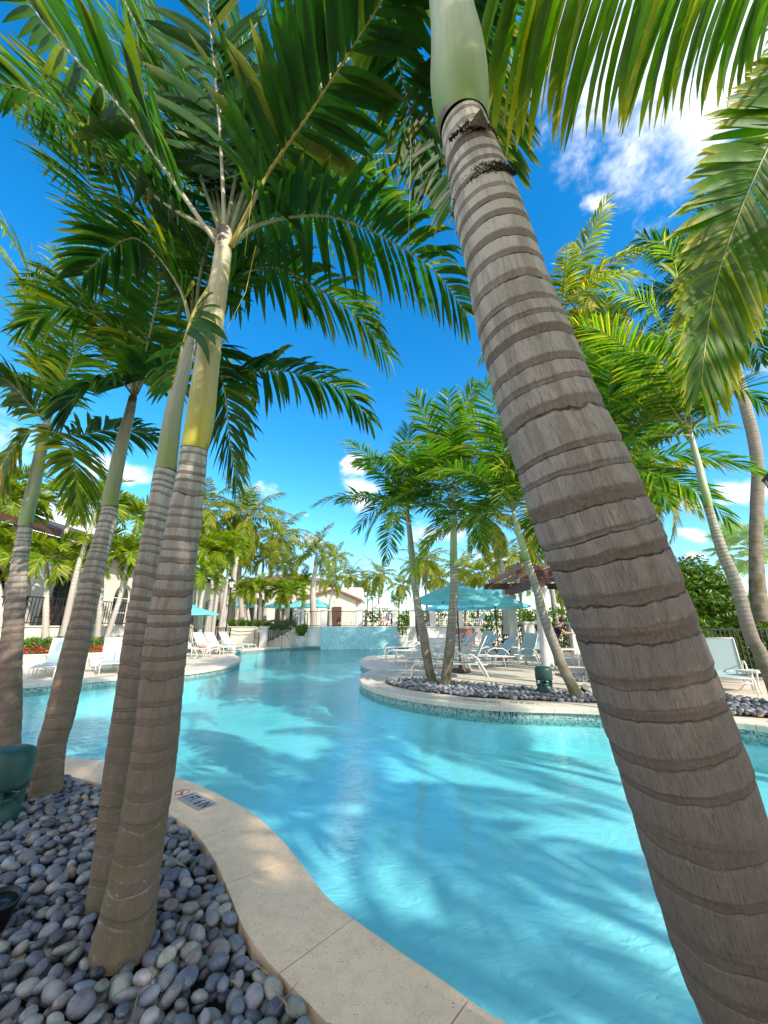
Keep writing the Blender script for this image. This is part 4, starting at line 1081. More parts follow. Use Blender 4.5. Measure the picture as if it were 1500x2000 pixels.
# island pair
rt, bs, tp = palm_px('palm_tree', 'slender palm leaning left out of the island pebbles, left one of the crossed pair', 'palms on the pool island',
    [(846, 1337, 18), (838, 1305, 18), (831, 1267, 18), (823, 1220, 17), (815, 1180, 15), (808, 1125, 13)], G(846, 1337).y, G(846, 1337).y + 0.2,
    [(806, 1100, 13), (803, 1070, 12), (799, 1030, 10), (795, 995, 8)], 'trunk_grey', 'shaft_green', (0.11, 0.07), nu=16, dv=0.02, seed=41)
mid_crown(rt, bs, tp, 15, 2.5, 0.66, 0.062, 44, FRESH, 41, el=(84, 5), bend=(0.5, 1.4), az0=2.2, droop=0.5)
rt, bs, tp = palm_px('palm_tree', 'upright pale palm in the island pebbles with a white patch at its foot', 'palms on the pool island',
    [(870, 1342, 21), (873, 1310, 20), (879, 1260, 20), (884, 1200, 18), (887, 1150, 17), (886, 1105, 15)], G(870, 1342).y, G(870, 1342).y,
    [(886, 1080, 15), (886, 1040, 13), (886, 1000, 11), (884, 955, 8)], 'trunk_grey', 'shaft_pale', (0.11, 0.07), nu=16, dv=0.02, seed=42)
mid_crown(rt, bs, tp, 18, 3.1, 0.76, 0.066, 50, FRESH, 42, el=(87, -2), bend=(0.3, 1.35), az0=0.4, droop=0.5)
rt, bs, tp = palm_px('palm_tree', 'left-leaning palm at the right end of the island bed beside the small green speaker', 'palms on the pool island',
    [(1130, 1368, 27), (1118, 1340, 25), (1098, 1300, 23), (1079, 1250, 22), (1061, 1200, 19), (1048, 1150, 17), (1029, 1095, 15)], G(1130, 1368).y, G(1130, 1368).y + .2,
    [(1024, 1075, 15), (1016, 1050, 14), (1009, 1025, 12), (1003, 1000, 8)], 'trunk_grey', 'shaft_pale', (0.11, 0.07), nu=16, dv=0.015, seed=43)
mid_crown(rt, bs, tp, 16, 2.9, 0.74, 0.066, 48, FRESH, 43, el=(86, 0), bend=(0.4, 1.5), az0=1.0, droop=0.5)
frond(rt, px_path([(1003, 1000, 8.0), (1000, 930, 7.7), (990, 915, 7.4), (982, 950, 7.15), (978, 985, 7.1)], 14), bs, L=0.50, n=26, w=0.045, seed=99, pal=LIME, droop=0.1, a0=80, a1=35, side_up=(0, -1, 0.1), s0=0.3, r0=0.01)
# right leaning palm (trunk foot beyond the frame)
rt, bs, tp = palm_px('palm_tree', 'right palm with ringed trunk leaning left in front of the hedge', None,
    [(1532, 1388, 46), (1510, 1330, 42), (1482, 1270, 36), (1465, 1237, 34), (1437, 1140, 30), (1410, 1075, 26), (1389, 1010, 20), (1384, 992, 18)], G(1532, 1388).y, G(1532, 1388).y,
    [(1380, 970, 19), (1373, 945, 18), (1365, 910, 16), (1357, 880, 14), (1347, 840, 9)], 'trunk_grey', 'shaft_pale', (0.11, 0.06), nu=20, dv=0.012, seed=44)
for k_, (pts, pal) in enumerate([([(1347, 845, 6.7), (1300, 780, 6.5), (1240, 700, 6.3), (1180, 650, 6.1), (1110, 630, 6.0)], LIME), ([(1346, 845, 6.7), (1338, 740, 6.7), (1335, 640, 6.6), (1320, 520, 6.5), (1290, 470, 6.3)], LIME),
        ([(1347, 845, 6.7), (1320, 700, 6.9), (1270, 600, 7.1), (1190, 560, 7.3)], LIME), ([(1347, 848, 6.7), (1400, 780, 6.6), (1450, 760, 6.5), (1500, 800, 6.4)], DARK),
        ([(1347, 850, 6.7), (1300, 850, 6.6), (1250, 860, 6.5), (1210, 920, 6.4)], GREEN), ([(1347, 845, 6.7), (1380, 700, 6.9), (1430, 650, 7.1), (1500, 640, 7.3)], GREEN),
        ([(1347, 845, 6.7), (1310, 740, 6.2), (1270, 690, 5.9), (1200, 690, 5.6)], GREEN), ([(1347, 845, 6.7), (1370, 720, 6.3), (1380, 620, 6.0), (1410, 560, 5.7)], LIME),
        ([(1347, 848, 6.7), (1290, 800, 7.1), (1220, 790, 7.4), (1150, 830, 7.6)], GREEN), ([(1347, 845, 6.7), (1350, 640, 7.0), (1380, 500, 7.2), (1430, 430, 7.3)], GREEN)]):
    frond(rt, px_path(pts, 14), bs, L=0.70, n=54, w=0.062, seed=440 + k_, pal=pal, droop=0.45, yellow=0.2, r0=0.016, K=4, s0=0.12)
# a palm whose trunk the big leaning trunk hides
rt, bs, tp = palm_px('palm_tree', 'palm behind the big leaning trunk, only its dense green crown showing right of it', None,
    [(1225, 1350, 24), (1212, 1250, 22), (1205, 1150, 19), (1196, 1080, 17)], 9.0, 9.0,
    [(1192, 1020, 17), (1188, 970, 15), (1183, 915, 10)], 'trunk_grey', 'shaft_green', (0.11, 0.07), nu=12, dv=0.03, seed=45)
mid_crown(rt, bs, tp, 22, 3.5, 0.85, 0.08, 56, GREEN, 45, el=(88, 0), bend=(0.3, 1.3), az0=0.0, droop=0.5)

# coconut and other palms drawn from templates
def leaf_for(kind):
    return {'coconut': dict(n=22, length=3.4, L=0.85, w=0.085, nl=50, el=(72, -50), bend=(0.9, 1.5), droop=0.9, a0=65, a1=25, pal=OLIVE, yellow=0.3, K=3, r0=0.03),
            'christmas': dict(n=14, length=1.5, L=0.52, w=0.062, nl=38, el=(75, 10), bend=(1.3, 2.5), droop=0.25, a0=60, a1=25, pal=LIME, yellow=0.3, K=3, vee=0.45, r0=0.014),
            'foxtail': dict(n=14, length=2.4, L=0.45, w=0.06, nl=80, el=(80, -10), bend=(1.0, 2.2), droop=0.3, a0=60, a1=40, pal=OLIVE, yellow=0.3, K=2, plume=1.0, r0=0.02),
            'king': dict(n=14, length=2.2, L=0.6, w=0.08, nl=36, el=(82, -5), bend=(0.5, 1.5), droop=0.5, pal=GREEN, yellow=0.15, K=3, r0=0.014)}[kind]
TEMPL = {}
def crown_template(kind, var):
    key = (kind, var)
    if key in TEMPL: return TEMPL[key]
    p = dict(leaf_for(kind)); n, length, L, w, nl, el, bend = [p.pop(k) for k in ('n', 'length', 'L', 'w', 'nl', 'el', 'bend')]
    rng = np.random.default_rng(var * 31 + len(kind)); out = []
    pal = p.pop('pal'); r0 = p.pop('r0'); K = p.pop('K')
    for i in range(n):
        t = i / (n - 1); az = i * 2.39996 + rng.uniform(-0.3, 0.3)
        path = arc((0, 0, 0), az, R(el[0] + (el[1] - el[0]) * t ** 0.9 + rng.uniform(-8, 8)), length * rng.uniform(0.8, 1.08), (bend[0] + (bend[1] - bend[0]) * t) * rng.uniform(0.85, 1.15), 10, twist=rng.uniform(-.3, .3))
        V, col = leaflets(path, L, nl, w, rng=rng, K=K, fold=False, pal=pal, **p)
        m_, K1, cc, _ = V.shape
        lm = np_mesh('frond', V.reshape(-1, 3), leaf_faces(m_, K1 - 1, cc), col.reshape(-1, 3), True, 'leaf')
        rm = rachis_mb(path, r0, 0.004, 4).mesh('rachis'); rm.materials.append(M['rachis'])
        out.append((lm, rm))
    TEMPL[key] = out
    return out
def tpalm(kind, label, base, top, r, scale=1.0, var=0, group=None, tmat=None, rz=0.0, lean=None, parts=True, shaft=None):
    base, top = Vector(base), Vector(top)
    root = thing('palm_tree', label, 'palm tree', base, 0, group)
    tmat = tmat or {'coconut': 'trunk_white', 'christmas': 'trunk_white', 'foxtail': 'trunk_white', 'king': 'trunk_grey'}[kind]
    d = top - base
    crv = lean if lean is not None else (random.uniform(-.04, .04) * d.length)
    mid_ = base + d * 0.5 + Vector((crv, crv * 0.5, 0))
    hasshaft = kind != 'coconut'
    sl = (shaft or 0.75) * scale
    jn = top - d.normalized() * sl if hasshaft else top
    me, e, T = stem_mesh('trunk', [tuple(base - Vector((0, 0, 0.1))), tuple(mid_), tuple(jn)], [r * (1.25 if kind == 'coconut' else 1.05), r * 0.85, r * 0.68], tmat, (0.2, 0.12), 10, 0.12, 0.02, tuple(base), 0.1, var + len(label), 0.25)
    link(bpy.data.objects.new('trunk', me), root)
    if hasshaft:
        me, e, T = stem_mesh('crownshaft', [tuple(jn), tuple((jn + top) / 2), tuple(top)], [r * 0.75, r * 0.62, r * 0.3], 'shaft_green', None, 10, 0.1, 0, tuple(base), 0, var)
        link(bpy.data.objects.new('crownshaft', me), root)
    for lm, rm in crown_template(kind, var):
        f = link(bpy.data.objects.new('frond', rm), root); f.location = top - base; f.rotation_euler = (0, 0, rz); f.scale = (scale,) * 3
        link(bpy.data.objects.new('foliage', lm), f)
    return root
def pxpalm(kind, label, bx, by, tx, ty, Y, r, **kw):
    b_ = at(bx, by, Y)
    return tpalm(kind, label, b_, at(tx, ty, kw.pop('Yt', Y)), r, **kw)
TZ = 1.25
# big coconut at the right edge, bending up to the left
rt, bs, tp = palm_px('palm_tree', 'thick grey coconut palm trunk behind the hedge at the right edge', None,
    [(1492, 1215, 40), (1483, 1172, 36), (1477, 1075, 30), (1479, 977, 29), (1480, 912, 27), (1470, 847, 27), (1455, 790, 26), (1432, 700, 24), (1410, 620, 20), (1396, 560, 16)], 11.0, 11.0, None, 'trunk_grey', None, (0.13, 0.10), nu=18, dv=0.03, seed=50, amp=0.02)
crown(rt, bs, tp, 22, 4.0, 1.1, 0.07, 64, el=(85, -30), bend=(0.5, 1.5), pal=DARK, seed=51, K=3, yellow=0.1, a0=62, a1=25, r0=0.03, droop=0.7)
pxpalm('coconut', 'coconut palm crown showing just right of the upper half of the big leaning trunk', 1150, 1225, 1095, 612, 13, 0.16, var=1, scale=1.1)
pxpalm('king', 'lime-green palm crown filling the space right of the middle of the big leaning trunk', 1190, 1225, 1175, 745, 11.5, 0.12, var=0, scale=1.25)
pxpalm('coconut', 'coconut palm behind the big trunk, pale fronds reaching right over the hedge tree', 1230, 1225, 1245, 935, 15, 0.15, var=2, scale=0.95)
pxpalm('coconut', 'leaning white-barked coconut palm behind the teal umbrellas', 993, 1235, 953, 1015, 20, 0.19, var=0, scale=0.8, lean=0.3)
pxpalm('coconut', 'coconut palm by the pergola with crown filling the gap left of the big trunk', 1088, 1235, 1052, 1040, 23, 0.16, var=1, scale=0.9, rz=1.5)
# tall palms on the left terrace
pxpalm('coconut', 'tallest coconut palm of the left terrace, leaning right over the building', 452, 1222, 483, 1008, 30, 0.22, var=0, scale=1.25, rz=2.0)
pxpalm('coconut', 'coconut palm with yellowing crown just right of the yellow-shafted trunk', 438, 1222, 405, 995, 27, 0.2, var=2, scale=1.05, rz=0.5)
pxpalm('coconut', 'coconut palm with dark low crown behind the tall leaning one', 474, 1222, 470, 1060, 33, 0.2, var=1, scale=1.15, rz=3.0)
pxpalm('coconut', 'coconut palm crown between the leaning palm and the foxtails', 515, 1222, 545, 1045, 40, 0.2, var=2, scale=1.25, rz=4.0)
pxpalm('foxtail', 'foxtail palm with stout pale trunk beside the small gabled building', 613, 1222, 618, 1083, 31, 0.26, var=0, scale=1.25)
pxpalm('foxtail', 'yellow-green foxtail palm above the clay roof, left one of the two', 508, 1222, 515, 1092, 34, 0.17, var=1, scale=1.0, rz=1.0)
pxpalm('foxtail', 'yellow-green foxtail palm above the clay roof, right one of the two', 556, 1222, 558, 1108, 33, 0.17, var=0, scale=1.0, rz=2.0)
pxpalm('foxtail', 'foxtail palm hanging yellowed fronds over the white gable', 645, 1222, 650, 1135, 36, 0.14, var=1, scale=0.95, rz=4.0)
pxpalm('christmas', 'short bushy palm over the planter shrubs behind the lamp post', 488, 1222, 478, 1160, 28.5, 0.13, var=0, scale=1.1)
pxpalm('christmas', 'short palm in the planter leaning right, second from the lamp post', 497, 1222, 500, 1152, 28.5, 0.13, var=1, scale=1.15, rz=1)
pxpalm('christmas', 'arching short palm above the stairs in front of the teal umbrella', 549, 1222, 547, 1155, 29, 0.13, var=0, scale=1.15, rz=2)
pxpalm('christmas', 'arching short palm nearest the stair railing', 560, 1222, 566, 1162, 28, 0.12, var=1, scale=1.1, rz=3)
pxpalm('christmas', 'short palm behind the stair pillar with thin split fronds', 596, 1222, 592, 1140, 32, 0.1, var=1, scale=1.1, rz=5)
# white-stemmed cluster between the trunk and the lamp post
cl_lbl = ['farthest left of the white-stemmed cluster, touching the yellow-shafted trunk', 'second white stem of the cluster, nearly upright', 'third white stem of the cluster, crown drooping low', 'white stem in the middle of the cluster with wide crown',
          'right-leaning white stem of the cluster reaching highest', 'strongly right-leaning stem of the cluster nearest the lamp post']
for k_, (bx, tx, ty, Y) in enumerate([(384, 396, 1075, 23), (390, 400, 1120, 22), (398, 418, 1090, 24), (405, 425, 1072, 25), (412, 440, 1082, 24), (424, 452, 1062, 26)]):
    pxpalm('christmas', cl_lbl[k_], bx, 1262, tx, ty, Y, 0.13, var=k_ % 2, scale=1.15, rz=k_ * 1.3, group='white-stemmed palms by the left terrace')
# row in the flower bed before the arcade
row = [(90, 1250, 92, 1092, 15.2, 0.115, 'white-stemmed palm with short full crown standing upright in the flower bed'),
       (122, 1248, 190, 985, 15.6, 0.12, 'palm leaning right across the arcade to a high crown left of the second trunk'),
       (52, 1240, 38, 985, 16.2, 0.11, 'palm with dark crown against the dark eave at the far left'),
       (5, 1250, -15, 1075, 14.5, 0.11, 'low palm crown cut by the left edge beside the white trunk'),
       (60, 1245, 28, 945, 17.2, 0.12, 'palm leaning right with yellow-green neck at the upper far left'),
       (72, 1240, 145, 975, 17.6, 0.12, 'palm bending right behind the leftmost near trunk'),
       (190, 1250, 203, 1085, 16.6, 0.11, 'slim white palm in the red flowers, left stem by the arch'),
       (205, 1250, 268, 1015, 17.0, 0.11, 'palm leaning right from the red flowers to a crown behind the trunk pair'),
       (206, 1252, 252, 1090, 16.0, 0.10, 'low-crowned leaning palm at the end of the red flowers')]
for k_, (bx, by, tx, ty, Y, r_, lb) in enumerate(row):
    pxpalm('christmas', lb, bx, by, tx, ty, Y, r_, var=k_ % 2, scale=1.25, rz=k_ * 0.9, group='palms along the arcade')
# far palms against the sky
far = [(684, 1125, 60, 'dark coconut palm against the sky right of the gabled building', 'coconut', 1.0), (714, 1135, 64, 'small coconut palm between the dark one and the fuller one', 'coconut', .9),
       (741, 1122, 58, 'full green coconut palm in the middle of the far row', 'coconut', 1.1), (782, 1142, 62, 'yellowing coconut palm right of the full one in the far row', 'coconut', .95),
       (727, 1165, 70, 'low palm far behind the terrace fence', 'king', .8), (833, 1095, 45, 'coconut palm showing between the two island trunks', 'coconut', 1.1),
       (815, 1110, 50, 'coconut palm left of the upright island trunk', 'coconut', 1.0), (858, 1130, 55, 'far coconut palm low between the island trunks', 'coconut', 1.0), (905, 1110, 48, 'coconut palm right of the upright island trunk', 'coconut', 1.1),
       (935, 1120, 40, 'drooping coconut palm over the two umbrellas', 'coconut', 1.0), (972, 1095, 44, 'tall far coconut palm behind the leaning white-barked one', 'coconut', 1.1), (1012, 1100, 36, 'coconut palm above the pergola rafters', 'coconut', 1.0),
       (770, 1175, 80, 'tiny round-crowned palm near the far lamp post', 'king', 1.0), (655, 1090, 50, 'coconut palm over the gable roof', 'foxtail', 1.2), (1095, 1105, 30, 'palm crown at the right end of the pergola', 'coconut', 1.0)]
for k_, (x, y, Y, lb, kd, sc) in enumerate(far):
    pxpalm(kd, lb, x + (k_ % 3 - 1) * 4, 1224, x, y, Y, 0.14, var=k_ % 3 if kd == 'coconut' else k_ % 2, scale=sc, rz=k_ * 1.7, tmat='trunk_near', parts=False, group='far palms beyond the terrace')

# silver fan palm
def fan_palm(label, base, top, r, nf_, seed, plen=0.9, flen=0.75):
    root = thing('fan_palm', label, 'fan palm', base); b0 = Vector(base); rng = np.random.default_rng(seed)
    me, e, T = stem_mesh('trunk', [tuple(b0), tuple((b0 + Vector(top)) / 2), tuple(top)], [r, r, r * .9], 'trunk_near', (0.15, 0.12), 12, 0.1, 0.05, tuple(b0), 0.1, seed)
    link(bpy.data.objects.new('trunk', me), root)
    for i in range(nf_):
        t = i / nf_; az = i * 2.39996; e_ = R(80 - 105 * t)
        pth = arc(np.array(top) - np.array(b0), az, e_, plen, 0.4, 5); end = pth[-1]; d = norm(pth[-1] - pth[-2])
        side = norm(np.cross(d, [0, 0, 1.0])); up = np.cross(side, d); Vs = []; Fs = []; cs = []
        n = 34
        for k in range(n):
            a = R(-130 + 260 * k / (n - 1)); dd = d * math.cos(a) + side * math.sin(a); ww = 0.028
            pr = -d * math.sin(a) + side * math.cos(a); ln = flen * (1 - 0.15 * abs(a) / 2.3) * rng.uniform(.9, 1.05)
            o = len(Vs)
            Vs += [end, end + dd * ln * .6 - pr * ww + up * .03, end + dd * ln * .6 + pr * ww - up * .02, end + dd * ln + up * (0.05 - 0.15 * rng.random()) - np.array([0, 0, .08])]
            Fs += [(o, o + 1, o + 3, o + 2)]
            cs += [np.array(SILVER['c']) * rng.uniform(.8, 1.2)] * 4
        me = np_mesh('fan_leaf', np.array(Vs), np.array(Fs), np.array(cs), False, 'leaf')
        f = link(bpy.data.objects.new('fan_leaf', me), root); obj('petiole', rachis_mb(pth, .02, .012, 5), 'rachis_pale', f)
fan_palm('silvery blue-green fan palm behind the thick trunk at the right edge', at(1478, 1200, 14), at(1474, 1075, 14), 0.2, 26, 3)

# ------------------------------------------------------------------ hedges and planting
def leaf_cloud(name, parent, centers, n, size, pal, seed, mat='hedge_leaf', kind='stuff'):
    """leafy mass: n small leaves through the volume of ellipsoids (cx,cy,cz,rx,ry,rz)"""
    rng = np.random.default_rng(seed); Cn = np.array(centers, float)
    vol = Cn[:, 3] * Cn[:, 4] * Cn[:, 5]; pk = rng.choice(len(Cn), n, p=vol / vol.sum())
    d = norm(rng.normal(size=(n, 3))); rr = rng.uniform(0.45, 1.0, n) ** 0.4
    lump = 1 + 0.10 * np.sin(d[:, 0] * 9 + pk) * np.sin(d[:, 1] * 8) + 0.08 * np.sin(d[:, 2] * 13 + pk * 2)
    P = Cn[pk, :3] + d * Cn[pk, 3:] * (rr * lump)[:, None]
    P = P[P[:, 2] > 0.01] if True else P; n = len(P); d = d[:n]
    nn = norm(d + rng.normal(0, 0.6, (n, 3)) + np.array([0, 0, 0.4])); u = norm(np.cross(nn, rng.normal(size=(n, 3)))); v = np.cross(nn, u)
    s = size * rng.uniform(0.6, 1.3, (n, 1))
    V = np.stack([P - u * s, P + v * s * .42 + nn * s * .12, P + u * s, P - v * s * .42 + nn * s * .12], 1).reshape(-1, 3)
    F = np.arange(n * 4).reshape(-1, 4)
    c = np.array(pal['c']) * rng.uniform(0.6, 1.35, (n, 1)); yl = (rng.random(n) < 0.2)[:, None] * 0.6
    c = c * (1 - yl) + np.array(pal['y']) * yl
    me = np_mesh(name, V, F, np.repeat(c[:, None], 4, 1).reshape(-1, 3), False, mat)
    o = link(bpy.data.objects.new(name, me), parent); o['kind'] = kind; return o
HG = dict(c=(0.075, 0.17, 0.015), y=(0.22, 0.26, 0.02))
HD = dict(c=(0.045, 0.11, 0.015), y=(0.12, 0.17, 0.02))
RED = dict(c=(0.55, 0.03, 0.07), y=(0.75, 0.08, 0.16))
def shrub(name, label, cat, cents, n, size, pal, seed, stem=True, group=None):
    c0 = cents[0]; root = thing(name, label, cat, (0, 0, 0), 0, group)
    leaf_cloud('foliage', root, cents, n, size, pal, seed)
    if stem:
        mb = MB(); rr = random.Random(seed)
        for c in cents[:12]:
            for q in range(3):
                a = Vector((c[0] + rr.uniform(-.2, .2) * c[3], c[1] + rr.uniform(-.2, .2) * c[4], max(c[2] - c[5], 0.0)))
                mb.tube([a, Vector((c[0] + rr.uniform(-.6, .6) * c[3], c[1] + rr.uniform(-.6, .6) * c[4], c[2] + c[5] * .5))], [0.02, 0.006], 5)
        obj('branch', mb, 'fibre', root, 'stuff')
    return root
# rounded tree and clipped hedge at the right
c1 = at(1345, 1160, 13.5); c2 = at(1400, 1180, 13); c3 = at(1300, 1190, 13)
shrub('rounded_tree', 'dense rounded green tree above the clipped hedge at the right', 'tree', [(c1.x, c1.y, 1.9, 1.5, 1.4, 1.5), (c1.x + .2, c1.y, 2.7, 1.0, 1.0, 1.0), (c2.x, c2.y, 1.7, 1.1, 1.1, 1.1), (c3.x, c3.y, 1.6, 1.0, 1.0, 1.1)], 20000, 0.085, HG, 1)
hc = []
for i in range(16):
    x = 6.0 + i * 0.8; hc.append((x + 1.3, 11.6 + 0.1 * (i % 2), 0.75, 0.75, 0.6, 0.88))
shrub('hedge', 'clipped waist-high hedge behind the white sun lounger at the right', 'hedge', hc, 32000, 0.075, HG, 2)
g1 = at(1050, 1205, 22)
shrub('hedge', 'bright green hedge seen between the pergola columns', 'hedge', [(g1.x + i * 1.1, g1.y, 1.0 + (i % 2) * .3, 1.0, .8, 1.2) for i in range(-2, 7)], 9000, 0.10, HG, 3)
shrub('hedge', 'low dark hedge along the far side of the terrace', 'hedge', [(-3 + i * 2.6, 60, 2.2 + 0.7 * math.sin(i * 2.1), 2.2, 1.5, 1.5 + 0.4 * math.sin(i * 3)) for i in range(16)], 9000, 0.20, HD, 4)
shrub('shrub_row', 'green shrubs along the top of the cream planter wall left of the stairs', 'shrubs', [(-11.6 + i * 0.62, 27.9, 1.42, 0.5, 0.5, 0.36) for i in range(9)], 6000, 0.07, HG, 5)
# flower bed left: clipped green hedge with red flowers in front
bl = [G(-60, 1306), G(43, 1303), G(150, 1299), G(240, 1294), G(262, 1288)]
bp_ = catmull([tuple(p) for p in bl], 26)
back_ = np.array([-1.4, 0.9, 0])
shrub('hedge', 'low green hedge in the flower bed before the left arcade', 'hedge', [(p[0] - .9, p[1] + .9, 0.62, 0.5, 0.5, 0.34) for p in bp_], 11000, 0.055, HG, 6)
fb = thing('flower_bed', 'mass of red flowers behind the cream kerb wall left of the pool', 'flowers', (0, 0, 0))
leaf_cloud('blossom', fb, [(p[0] - .42, p[1] + .42, 0.44, 0.33, 0.33, 0.2) for p in bp_], 2900, 0.055, RED, 7)
leaf_cloud('foliage', fb, [(p[0] - .42, p[1] + .42, 0.38, 0.36, 0.36, 0.24) for p in bp_], 5200, 0.05, HG, 8)
mb = MB()
for i in range(len(bp_) - 1):
    a, b_ = bp_[i], bp_[i + 1]; m_ = (a + b_) / 2; ang = math.atan2(b_[1] - a[1], b_[0] - a[0]); ln = np.linalg.norm(b_ - a) + 0.02
    mb.box((m_[0], m_[1], 0.17), (ln, 0.18, 0.34), ang); mb.box((m_[0], m_[1], 0.37), (ln, 0.26, 0.06), ang)
w_ = obj('planter_wall', mb, 'plaster'); tag(w_, 'low cream kerb wall holding the red flower bed behind the loungers', 'wall')

# ------------------------------------------------------------------ terrace, walls, stairs
tz = TZ
terr = [(-40, 14.6), (-13.4, 14.6), (-12.3, 20), (-11.8, 26.9), (-8.5, 26.9), (-8.5, 30.2), (-5.5, 30.2), (-5.5, 27.85), (9.2, 27.85), (9.2, 31), (45, 31), (45, 62), (-40, 62)]
mb = MB(); mb.prism(terr, 0.0, tz); o = obj('terrace', mb, 'plaster', None, 'structure')
def wall_run(pts, z0, z1, th, name, label, mat='plaster', cap=0.05):
    root = thing(name, label, 'wall', (0, 0, 0))
    body, cp = MB(), MB()
    for a, b_ in zip(pts[:-1], pts[1:]):
        a, b_ = Vector((*a, 0)), Vector((*b_, 0)); m_ = (a + b_) / 2; ang = math.atan2(b_.y - a.y, b_.x - a.x); ln = (b_ - a).length
        body.box((m_.x, m_.y, (z0 + z1) / 2), (ln, th, z1 - z0), ang)
        cp.box((m_.x, m_.y, z1 + cap / 2 + 0.001), (ln + th * .5, th + 0.10, cap), ang)
    obj('wall_body', body, mat, root); obj('wall_coping', cp, mat, root)
    return root
fx0, fx1 = at(628, 1240, 27.6).x, at(777, 1240, 27.6).x
wall_run([(-5.5, 27.7), (9.25, 27.7)], 0.0, tz, 0.22, 'retaining_wall', 'long pale wall under the terrace fence, behind the waterfall', 'plaster_pale')
wall_run([(-11.85, 26.75), (-8.7, 26.75)], 0.0, tz, 0.22, 'retaining_wall', 'cream planter wall left of the stairs under the shrubs')
wall_run([(-40, 14.45), (-13.3, 14.45), (-12.15, 20), (-11.7, 26.6)], 0.0, tz + .05, 0.2, 'retaining_wall', 'cream wall under the arcade railing behind the flower bed')
mb = MB(); mb.box(((fx0 + fx1) / 2, 27.53, 0.52), (fx1 - fx0, 0.10, 1.44))
o = obj('waterfall', mb, 'fall'); tag(o, 'wide turquoise sheet waterfall spilling into the far end of the pool', 'waterfall')
# stairs
st = thing('staircase', 'cream stairs with iron railing rising right to the terrace', 'stairs', (-8.4, 27.4, 0))
for i in range(7):
    mb = MB(); mb.box((0.35 + i * 0.36, 1.0, 0.09 + i * 0.178), (0.40 if i < 6 else 0.9, 2.2, 0.178 - 0.002)); obj('step', mb, 'plaster', st)
    if i: 
        mb = MB(); mb.box((0.35 + i * 0.36, 1.0, i * 0.089), (0.38, 2.1, i * 0.176)); obj('step_base', mb, 'plaster', st)
def railing(name, label, pts, h=0.95, sp=0.13, post=1.6, cat='railing', r=0.012, group=None, mat='iron', low=0.10):
    """iron railing: top rail, bottom rail, posts, and thin pickets"""
    root = thing(name, label, cat, pts[0], 0, group); b0 = Vector(pts[0]); P = [Vector(p) - b0 for p in pts]
    for nm, z in (('top_rail', h), ('bottom_rail', low)):
        mb = MB(); mb.tube([p + Vector((0, 0, z)) for p in P], 0.022, 6, smooth=False); obj(nm, mb, mat, root)
    pk = MB()
    for a, b_ in zip(P[:-1], P[1:]):
        ln = (b_ - a).length; n = max(1, int(ln / sp))
        for i in range(n):
            p = a + (b_ - a) * ((i + .5) / n); pk.box((p.x, p.y, p.z + (h + low) / 2), (2 * r, 2 * r, h - low))
        k = max(1, int(round(ln / post)))
        for i in range(k + 1):
            p = a + (b_ - a) * (i / k); mb = MB(); mb.box((p.x, p.y, p.z + h / 2), (0.045, 0.045, h)); obj('post', mb, mat, root)
    obj('picket', pk, mat, root, 'stuff')
    return root
railing('stair_railing', 'iron stair railing on the near side of the cream stairs', [(-8.2, 27.0, 0.1), (-5.7, 27.0, 1.30)], 0.95, 0.16)
railing('stair_railing', 'iron stair railing on the far side of the cream stairs', [(-8.2, 29.4, 0.1), (-5.7, 29.4, 1.30)], 0.95, 0.16)
# pillars and fence on the terrace front
def pillar(label, x, y, z, h, w, group, mat='plaster_pale'):
    root = thing('pillar', label, 'pillar', (x, y, z), 0, group)
    mb = MB(); mb.box((0, 0, (h - .1) / 2), (w, w, h - .1)); obj('shaft', mb, mat, root)
    mb = MB(); mb.box((0, 0, h - .08), (w + .09, w + .09, .05)); mb.box((0, 0, h - .03), (w + .14, w + .14, .05)); obj('cap', mb, mat, root)
    return root
pil = [(577, 'behind the foot of the stair rail', 29.0), (588, 'right of the stair railing', 28.0), (633, 'above the left edge of the waterfall', 28.0), (702, 'above the middle of the waterfall', 28.0), (772, 'above the right edge of the waterfall', 28.0),
       (805, 'directly behind the left island trunk', 28.0), (845, 'between the two island trunks', 28.0), (899, 'just right of the upright island trunk', 28.0), (990, 'at the right end under the umbrellas', 28.0)]
px_x = lambda px, Y: at(px, 1222, Y).x
for px, lb, Y in pil:
    pillar('pale terrace pillar ' + lb, px_x(px, Y), Y, tz, 1.22, 0.42, 'pillars along the terrace fence')
for a, b_, lb in [(588, 633, 'left of the waterfall'), (633, 702, 'over the left half of the waterfall'), (702, 772, 'over the right half of the waterfall'), (772, 805, 'behind the right urn'), (805, 845, 'between island trunk and next pillar'), (845, 899, 'behind the upright island trunk'), (899, 990, 'below the overlapping teal umbrellas')]:
    railing('iron_fence', 'black iron fence panel ' + lb, [(px_x(a, 28) + .22, 28.0, tz), (px_x(b_, 28) - .22, 28.0, tz)], 1.08, 0.13, 9, 'fence', 0.011, 'terrace fence panels')
pillar('white post standing at the foot of the stairs', px_x(517, 26.3), 26.3, 0, 1.32, 0.40, 'white posts by the stairs')
# fence on the arcade wall (left)
railing('iron_fence', 'black iron railing on the wall in front of the left arcade', [(-30, 14.5, tz + .1), (-13.35, 14.5, tz + .1), (-12.2, 20, tz + .1), (-11.9, 24.5, tz + .1)], 1.05, 0.13, 2.2, 'fence', 0.011)
railing('stair_railing', 'dark railing slanting down beside the red flower bed', [(-12.0, 19.8, 1.2), (-10.6, 21.5, 0.3), (-10.3, 22.5, 0.0)], 1.0, 0.13)
railing('iron_fence', 'dark gate panels behind the middle-left loungers', [(-14.0, 25.6, 0), (-9.9, 25.6, 0)], 1.2, 0.10, 1.3, 'fence', 0.02)
